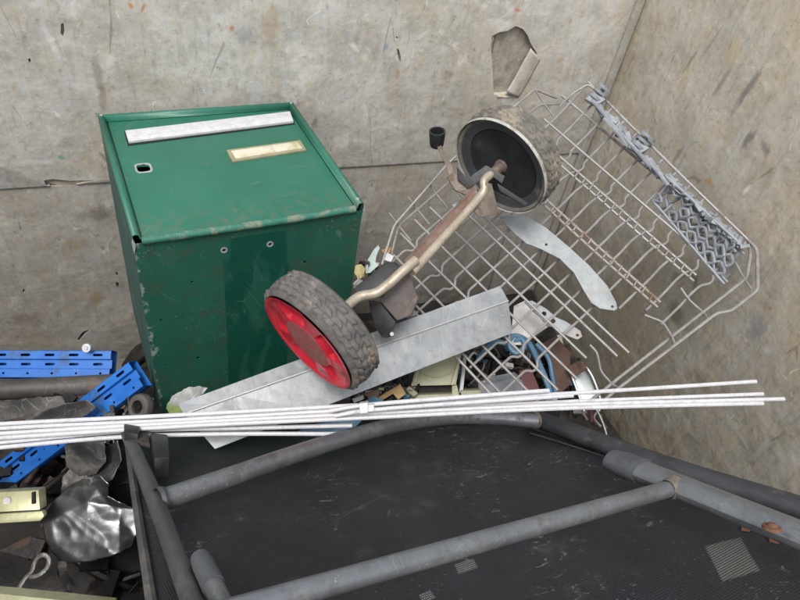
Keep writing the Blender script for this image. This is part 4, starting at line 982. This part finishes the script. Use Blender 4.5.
# ------------------------------------------------------------------ scrap at the left
def free(name, bm, mt, label, cat, o0, group=None, **k):
    o = obj(name, bm, mt, None, o0, **k); o.location = o0; return tag(o, label, cat, group)
bm = bmesh.new(); hollow(bm, [P(-90, 394, 1.22), P(0, 390, 1.22), P(60, 387, 1.225), P(118, 384, 1.23)], .020, .002, 20, 1, None, 3)
free('metal_pipe', bm, MT['pipe'], 'dull dark metal pipe lying below the level blue post', 'pipe', P(60, 387, 1.25))
def crumple(name, outline, d, amp, mt, label, cat, seed=0, folds=6, rough_=1.0, tilt=(0, 0), rings=30, nseg=72, fr=26, th=.0012):
    """a dented sheet with the given outline; ridged folds run across it"""
    c = Vector((sum(p[0] for p in outline) / len(outline), sum(p[1] for p in outline) / len(outline)))
    ol = [Vector((p[0], p[1], 0)) for p in outline]; cl = []
    for i, p in enumerate(ol):
        for k2 in range(7):
            q = p.lerp(ol[(i + 1) % len(ol)], k2 / 7); jit = .9 * math.sin(math.pi * k2 / 7)
            cl.append(q + Vector((jit * noise.noise(q * .21 + Vector((0, 0, seed))), jit * noise.noise(q * .23 + Vector((9, 0, seed))), 0)) * 2.2)
    nseg = len(cl); bm = bmesh.new(); prev = None
    fr_ = random.Random(int(seed * 100)); xs = [p[0] for p in outline]; ys = [p[1] for p in outline]; span = max(max(xs) - min(xs), max(ys) - min(ys))
    fl = []
    for _ in range(folds):
        a = fr_.uniform(0, math.pi); fl.append((math.cos(a), math.sin(a), fr_.uniform(min(xs), max(xs)), fr_.uniform(min(ys), max(ys)), fr_.choice((-1, 1)) * fr_.uniform(.5, 1.2)))
    def crease(px, py):
        px += 4 * noise.noise(Vector((px * .03, py * .03, seed))); py += 4 * noise.noise(Vector((px * .03, py * .03, seed + 5)))
        return sum(k * abs((px - x0) * cx + (py - y0) * sy) / span for cx, sy, x0, y0, k in fl)
    c_mid = crease(c.x, c.y)
    def w(px, py):
        q = Vector((px * .02, py * .02, seed))
        n1 = 1 - abs(noise.noise(q * 1.1 * fr / 26)) * 2; n2 = 1 - abs(noise.noise(q * 2.4 * fr / 26 + Vector((4, 2, 1)))) * 2
        dd = d + tilt[0] * (px - c.x) / 100 + tilt[1] * (py - c.y) / 100 - amp * (rough_ * (.30 * n1 + .12 * n2 + .05 * noise.noise(q * 6)) + 1.5 * (crease(px, py) - c_mid))
        return P(px, py, dd)
    o0 = P(c.x, c.y, d); cv = bm.verts.new(w(c.x, c.y))
    for i in range(1, rings + 1):
        f = i / rings; ring = [bm.verts.new(w(c.x + (p.x - c.x) * f, c.y + (p.y - c.y) * f)) for p in cl]
        for k2 in range(nseg):
            if prev is None: bm.faces.new((cv, ring[k2], ring[(k2 + 1) % nseg]))
            else: bm.faces.new((prev[k2], ring[k2], ring[(k2 + 1) % nseg], prev[(k2 + 1) % nseg]))
        prev = ring
    o = obj(name, bm, mt, None, o0, ang=10 if rough_ < .5 else 24); o.location = o0; solidify(o, th); return tag(o, label, cat)
crumple('crumpled_tray', [(42, 522), (52, 503), (66, 488), (84, 478), (100, 475), (109, 484), (108, 496), (122, 503), (137, 510), (137, 535), (131, 547), (112, 556), (88, 562), (62, 563), (52, 552), (45, 540)], 1.08, .022, MT['alu'], 'shiny crumpled aluminium tray beside the chair frame', 'tray', 1.7, folds=6, rough_=.55)
crumple('bent_sheet', [(40, 528), (46, 508), (60, 496), (63, 476), (72, 467), (96, 462), (104, 448), (118, 440), (122, 460), (112, 480), (90, 490), (62, 510)], 1.14, .018, MT['alu_dk'], 'dark bent sheet edge curling behind the shiny crumpled tray', 'sheet', 5.2)
crumple('crumpled_foil', [(64, 446), (84, 440), (104, 441), (106, 462), (96, 474), (80, 476), (66, 466)], 1.13, .014, MT['alu_dk'], 'grey crumpled foil just below the white rods', 'foil', 9.4, fr=40)
crumple('dull_sheet', [(-40, 408), (0, 402), (30, 398), (62, 396), (66, 404), (40, 412), (10, 420), (-30, 428)], 1.17, .014, MT['alu_dk'], 'dull grey metal sheet between pipe and white rods, at the left edge', 'sheet', 2.4)
crumple('dull_sheet', [(20, 424), (36, 412), (64, 404), (88, 400), (96, 408), (80, 420), (60, 430), (30, 432)], 1.14, .012, MT['alu_dk'], 'dull grey metal sheet under the slanted blue post', 'sheet', 6.9)
crumple('dark_rubber_flap', [(70, 398), (98, 392), (112, 400), (108, 420), (86, 424), (74, 414)], 1.21, .010, MT['pipe'], 'dark bent flap below the end of the metal pipe', 'flap', 4.4)
# yellow zinc bracket
zc = P(20, 505, 1.06)
bk = thing('zinc_bracket', 'pale yellow zinc-plated bracket at the left edge below the slanted blue post', 'bracket', at(zc))
bm = bmesh.new(); prism(bm, [P(-30, 494, 1.055), P(38.5, 490, 1.055), P(40, 510, 1.04), P(-30, 514, 1.04)], CF * .022, .0025); zb = obj('bracket_top', bm, MT['zinc'], bk, zc)
bm = bmesh.new(); prism(bm, [P(-30, 516, 1.048), P(42, 511, 1.048), P(44, 516, 1.044), P(40, 521, 1.044), P(-30, 525, 1.044)], CF * .010, .001); obj('bracket_lip', bm, MT['zinc'], bk, zc)
bm = bmesh.new(); prism(bm, [P(31.5, 492.5, 1.050), P(34.5, 492, 1.050), P(35, 503.5, 1.042), P(31.5, 504, 1.042)], CF * .004); obj('bracket_slot', bm, MT['void'], bk, zc)
bm = bmesh.new(); lathe(bm, [(.0, .0012), (.006, .0012), (.007, 0), (.007, -.003)], 18); obj('rivet', bm, MT['gwhite'], bk, M=Matrix.Translation(P(7, 501.5, 1.047) - zc) @ (-CF).to_track_quat('Z', 'Y').to_matrix().to_4x4())
# wire loop, strap, pale batten
bm = bmesh.new(); tube(bm, [P(17, 593, 1.02), P(24, 580, 1.03), P(32, 571, 1.035), P(36, 560, 1.04), P(43, 555, 1.04), P(49, 559, 1.04), P(47, 568, 1.035), P(39, 575, 1.03), P(30, 577, 1.03)], .0042, 8, True, .5, None, 6)
free('metal_loop', bm, MT['alu_dk'], 'thin dark metal strap bent into a loop at the lower left', 'strap', P(36, 570, 1.06))
crumple('torn_strip', [(58, 560), (66, 562), (70, 580), (73, 604), (58, 604), (57, 590), (60, 576)], 1.07, .010, MT['alu_dk'], 'narrow torn metal strip hanging below the shiny crumpled tray', 'strip', 8.8)
bm = bmesh.new(); prism(bm, [P(-60, 588, .80), P(0, 594, .80), P(70, 601, .80), P(110, 605, .80), P(110, 605, .80) + Vector((0, -.74, -.24)), P(-60, 588, .80) + Vector((0, -.76, -.24))], CF * .02, .001)
free('pale_board', bm, MT['zinc'], 'pale cream board edge in the bottom left corner', 'board', P(20, 620, .82))
# caster by the letter box foot
cc = P(141, 407, 1.115)
ca = thing('caster_wheel', 'small grey rubber wheel tucked beside the foot of the letter box', 'wheel', at(cc))
dirw = (-CF - CR * .35 - CD * .15).normalized(); Mw = dirw.to_track_quat('Z', 'Y').to_matrix().to_4x4()
bm = bmesh.new(); lathe(bm, [(.012, .010), (.017, .011), (.022, .008), (.024, .002), (.024, -.006), (.021, -.011), (.012, -.011)], 32, closed=True); obj('tyre', bm, MT['rubber'], ca, M=Mw)
bm = bmesh.new(); lathe(bm, [(.0, .007), (.005, .007), (.006, .005), (.0125, .004), (.0125, -.008), (.0, -.008)], 24); obj('hub', bm, MT['scrap2'], ca, M=Mw)
# plastic bag between letter box and sheet
crumple('plastic_bag', [(166, 408), (172, 396), (184, 389), (198, 386), (208, 388), (200, 396), (194, 408), (186, 416), (170, 418)], 1.02, .010, MT['bag'], 'crumpled white and green plastic bag beside the letter box foot', 'plastic bag', 3.6, th=.0008, fr=46)

# ------------------------------------------------------------------ scrap under the rack
# khaki socket-like housing
kc = P(440, 378, 1.22)
kh = thing('khaki_housing', 'khaki plastic housing with an open front under the galvanised sheet', 'housing', at(kc))
bm = bmesh.new(); prism(bm, [P(418, 362, 1.215), P(462, 352, 1.235), P(456, 385, 1.205), P(411, 386, 1.20)], CF * .012, .0015); obj('lid', bm, MT['khaki'], kh, kc)
bm = bmesh.new(); prism(bm, [P(411, 387, 1.20), P(416, 387, 1.20), P(418, 399, 1.19), P(410, 399, 1.19)], CF * .03, .001); obj('side', bm, MT['khaki'], kh, kc)
bm = bmesh.new(); prism(bm, [P(452, 386, 1.205), P(457, 385, 1.205), P(460, 398, 1.195), P(452, 399, 1.195)], CF * .03, .001); obj('side', bm, MT['khaki'], kh, kc)
bm = bmesh.new(); prism(bm, [P(416, 395, 1.192), P(453, 394, 1.195), P(453, 399, 1.19), P(416, 400, 1.19)], CF * .03, .001); obj('base', bm, MT['khaki'], kh, kc)
bm = bmesh.new(); prism(bm, [P(416, 386, 1.225), P(453, 385, 1.23), P(453, 396, 1.22), P(416, 397, 1.22)], CF * .004); obj('inside', bm, MT['scrap'], kh, kc)
for x0, x1 in ((414, 420), (452, 457)):
    bm = bmesh.new(); prism(bm, [P(x0 + 6, 361, 1.211), P(x0 + 8.5, 360, 1.211), P(x0 + 1.5, 385, 1.197), P(x0 - 1, 385, 1.197)], CF * .006, .0006); obj('rib', bm, MT['khaki'], kh, kc)
bm = bmesh.new(); tube(bm, [P(424, 374, 1.208), P(434, 377, 1.206), P(444, 376, 1.208), P(452, 372, 1.212)], .0018, 7, True, 1, None, 4); obj('moulded_ridge', bm, MT['khaki'], kh, kc)
free('khaki_rail', prism(bmesh.new(), [P(463, 357, 1.24), P(467, 355, 1.24), P(463, 392, 1.21), P(459, 393, 1.21)], CF * .02, .001), MT['galv'], 'thin grey rail standing right of the khaki housing', 'rail', P(463, 375, 1.23))
free('khaki_block', prism(bmesh.new(), [P(461, 391, 1.20), P(481, 390, 1.20), P(481, 404, 1.19), P(461, 404, 1.19)], CF * .03, .0015), MT['khaki'], 'small khaki block right of the khaki housing beside the rods', 'block', P(471, 397, 1.21))
# ochre bent bracket
oc = P(395, 393, 1.16)
bm = bmesh.new(); prism(bm, [P(369, 403, 1.15), P(392, 390, 1.155), P(400, 384, 1.155), P(406, 394, 1.15), P(398, 400, 1.145), P(393, 393, 1.15), P(376, 405, 1.145)], CF * .012, .001)
free('ochre_bracket', bm, MT['ochre'], 'small ochre bracket lying left of the khaki housing', 'bracket', oc)
free('rusty_offcut', prism(bmesh.new(), [P(366, 393, 1.17), P(380, 389, 1.17), P(379, 396, 1.165), P(368, 399, 1.165)], CF * .01, .001), MT['rustbar'], 'rusty brown offcut beside the ochre bracket under the sheet', 'offcut', P(373, 394, 1.18))
free('white_chip', prism(bmesh.new(), [P(352, 399, 1.12), P(363, 395, 1.12), P(364, 399, 1.115), P(354, 403, 1.115)], CF * .003, .0003), MT['whiteplate'], 'small white chip under the galvanised sheet below the red wheel', 'chip', P(358, 400, 1.12))
free('blue_offcut', prism(bmesh.new(), [P(296, 432, 1.06), P(345, 412, 1.08), P(374, 396, 1.10), P(384, 400, 1.09), P(352, 430, 1.06), P(310, 437, 1.06)], CF * .003, .0005), MT['bluecable'], 'blue painted metal offcut mostly hidden under the galvanised sheet', 'offcut', P(330, 420, 1.09))
# off-white plate and perforated strip
free('white_plate', prism(bmesh.new(), [P(514, 306, 1.275), P(526, 300, 1.275), P(551, 325, 1.26), P(522, 345, 1.24), P(510, 345, 1.24)], CF * .005, .0008), MT['whiteplate'], 'off-white metal plate under the rack beside the galvanised sheet end', 'plate', P(528, 325, 1.27))
Fp = Frame(FR.o - FR.ez * .018, FR.ex, FR.ey, FR.ez)
pp_ = [(524, 302), (532, 301), (546, 309), (556, 318), (566, 322), (580, 331), (582, 337), (577, 340), (567, 336), (552, 327), (546, 326), (540, 317), (533, 312)]
bm = bmesh.new(); prism(bm, [Fp.hit(x, y) for x, y in pp_], (0, 0, .003), .0005)
ps = obj('punched_strip', bm, MT['strip']); ps.matrix_world = Fp.mat(); tag(ps, 'pale punched metal strip with round holes under the rack wires', 'metal strip')
cb = bmesh.new()
for x, y, r in ((533, 306.5, .0028), (544, 314, .0045), (553, 321.5, .0045), (577, 335.5, .0028)):
    c = Fp.hit(x, y); tube(cb, [c + Vector((0, 0, -.01)), c + Vector((0, 0, .02))], r, 12)
cut(ps, cb)
# blue cable, slate cover, maroon piece, rust plates, tin tray, wires
bm = bmesh.new(); tube(bm, [P(478, 360, 1.27), P(487, 349, 1.265), P(496, 342, 1.26), P(509, 344, 1.25), P(521, 339, 1.245), P(524, 347, 1.24), P(516, 353, 1.24), P(509, 345, 1.245), P(514, 336, 1.25), P(526, 340, 1.25), P(534, 352, 1.245), P(540, 366, 1.235), P(546, 380, 1.225), P(550, 394, 1.215), P(548, 404, 1.21)], .0058, 9, True, 1, None, 6)
free('blue_cable', bm, MT['bluecable'], 'looped pale blue cable seen through the wire rack', 'cable', P(520, 360, 1.27))
bm = bmesh.new(); tube(bm, [P(536, 344, 1.26), P(548, 358, 1.25), P(552, 376, 1.24), P(556, 396, 1.22)], .0045, 8, True, 1, None, 5)
free('blue_hose', bm, MT['bluecable'], 'thin blue hose running down beside the looped blue cable', 'hose', P(548, 370, 1.26))
crumple('slate_cover', [(478, 382), (494, 376), (514, 372), (522, 380), (524, 394), (522, 408), (482, 408)], 1.225, .006, MT['slate'], 'smooth slate grey cover under the rack behind the rods', 'cover', 2.2, fr=10, th=.002)
free('maroon_piece', prism(bmesh.new(), [P(519, 371, 1.235), P(531, 368, 1.235), P(541, 392, 1.22), P(540, 408, 1.21), P(527, 408, 1.21), P(524, 392, 1.22)], CF * .01, .001), MT['maroon'], 'maroon metal piece between slate cover and blue cable', 'metal piece', P(530, 390, 1.23))
free('rust_plate', prism(bmesh.new(), [P(540, 345, 1.285), P(556, 336, 1.285), P(570, 352, 1.275), P(571, 384, 1.25), P(558, 396, 1.24), P(550, 368, 1.26)], CF * .006, .001), MT['rustplate'], 'dark rusty plate right of the blue hose under the rack', 'plate', P(557, 365, 1.28))
free('rust_angle', prism(bmesh.new(), [P(566, 346, 1.30), P(573, 350, 1.30), P(585, 405, 1.25), P(574, 408, 1.245), P(571, 380, 1.27)], CF * .02, .001), MT['scrap2'], 'dark steel angle standing left of the tin tray', 'steel angle', P(575, 380, 1.29))
tc0 = P(585, 385, 1.27)
tt = thing('tin_tray', 'shallow pressed tin tray standing on edge at the rack corner', 'tray', at(tc0))
bm = bmesh.new(); prism(bm, [P(572, 372, 1.262), P(582, 368, 1.264), P(590, 375, 1.258), P(599, 398, 1.24), P(598, 410, 1.235), P(585, 410, 1.235)], CF * .003, .0005); obj('tray_base', bm, MT['chrome'], tt, tc0)
bm = bmesh.new(); tube(bm, [P(571, 371, 1.255), P(582, 366, 1.258), P(591, 374, 1.25), P(600, 398, 1.232), P(599, 411, 1.228)], .0032, 8, True, 1, None, 5); obj('tray_rim', bm, MT['chrome'], tt, tc0)
bm = bmesh.new(); tube(bm, [P(570, 372, 1.255), P(578, 393, 1.24), P(584, 411, 1.23)], .0030, 8, True, 1, None, 4); obj('tray_rim', bm, MT['chrome'], tt, tc0)
crumple('rust_clump', [(568, 368), (574, 363), (584, 362), (588, 369), (580, 374), (572, 375)], 1.235, .006, MT['rustplate'], 'small clump of rust on the wire at the top of the tin tray', 'rust', 7.7, th=.002)
for k2, (pts, mt, lab) in enumerate((([(468, 352, 1.28), (474, 366, 1.26), (484, 374, 1.255), (494, 380, 1.25)], 'pipe', 'dark wire curling upper left under the rack beside the grey rail'),
                          ([(466, 372, 1.27), (476, 378, 1.255), (488, 390, 1.24), (500, 388, 1.24)], 'alu_dk', 'dull wire sagging lower under the rack beside the khaki block'),
                          ([(473, 350, 1.29), (484, 362, 1.27), (480, 374, 1.26), (470, 384, 1.25)], 'alu_dk', 'dull wire crossing under the rack behind the dark curling wire'))):
    w = [P(*p) for p in pts]; bm = bmesh.new(); tube(bm, w, .0024, 7, True, 1, None, 5); free('scrap_wire', bm, MT[mt], lab, 'wire', w[1])
bm = bmesh.new(); tube(bm, [P(590, 402, 1.20), P(598, 412, 1.19), P(604, 426, 1.18), P(607, 436, 1.17)], .0014, 6, True, 1, None, 4); free('thin_white_wire', bm, MT['gwhite'], 'thin white wire below the rods at the black chair rail', 'wire', P(598, 415, 1.2))
rg = random.Random(11)
for k2 in range(5):
    x = 583 + k2 * 4.5; y = 412 + k2 * 2.2
    w = [P(x, y - 6, 1.24), P(x + rg.uniform(-4, 4), y, 1.23), P(x + rg.uniform(2, 7), y + 8, 1.22)]
    bm = bmesh.new(); tube(bm, w, .0022, 6, True, 1, None, 4)
    free('loose_wire', bm, MT[('rustbar', 'maroon', 'rustplate', 'wire', 'rust')[k2]], ['pale rusty brown', 'maroon', 'dark brown', 'pale grey', 'rust coloured'][k2] + ' wire end in the tangle between rods and chair rail', 'wire', w[1], 'tangle of wires beside the chair rail')
# fragments behind the housing
free('mint_fragment', prism(bmesh.new(), [P(365, 268, 1.17), P(367, 261, 1.18), P(374, 249, 1.20), (P(378, 245, 1.205)), P(380, 248, 1.20), P(376, 256, 1.19), P(375, 262, 1.18), P(379, 265, 1.17), P(370, 273, 1.155), P(366, 273, 1.16)], CF * .004, .0008), MT['mint'], 'mint green plastic fragment between letter box and black housing', 'fragment', P(372, 262, 1.19))
free('white_fragment', prism(bmesh.new(), [P(384, 260, 1.17), P(387, 252.5, 1.175), P(394, 256, 1.17), P(391, 262, 1.165)], CF * .01, .001), MT['gwhite'], 'small square white fragment beside the mint green one', 'fragment', P(389, 257, 1.18))
crumple('yellow_scrap', [(355, 266), (361, 264), (365, 270), (364, 277), (358, 279), (355, 274)], 1.15, .006, MT['yellowish'], 'crumpled yellow scrap at the edge of the letter box', 'scrap', 3.3, th=.0015)
crumple('pale_scrap', [(353, 284), (358, 279), (363, 281), (362, 288), (356, 289)], 1.12, .006, MT['whiteplate'], 'small pale crumpled scrap below the yellow one', 'scrap', 5.3, th=.0015)
crumple('dead_leaf', [(381, 250), (386, 246), (392, 249), (389, 253), (384, 254)], 1.20, .004, MT['leaf'], 'brown dead leaf above the small white fragment', 'leaf', 6.3, th=.0006)
for nm, pts, dd, mt, lab in (('grey_bracket', [(405, 318), (414, 309), (418, 314), (410, 322)], 1.10, 'alu_dk', 'small grey bracket between black housing and galvanised sheet'),
                    ('clear_fragment', [(452, 205), (466, 196), (476, 200), (474, 212), (458, 214)], 1.12, 'strip', 'pale bluish fragment behind the crank rod near the black wheel')):
    free(nm, prism(bmesh.new(), [P(x, y, dd) for x, y in pts], CF * .004, .0005), MT[mt], lab, 'bracket' if 'br' in nm else 'fragment', P(*pts[0], dd))
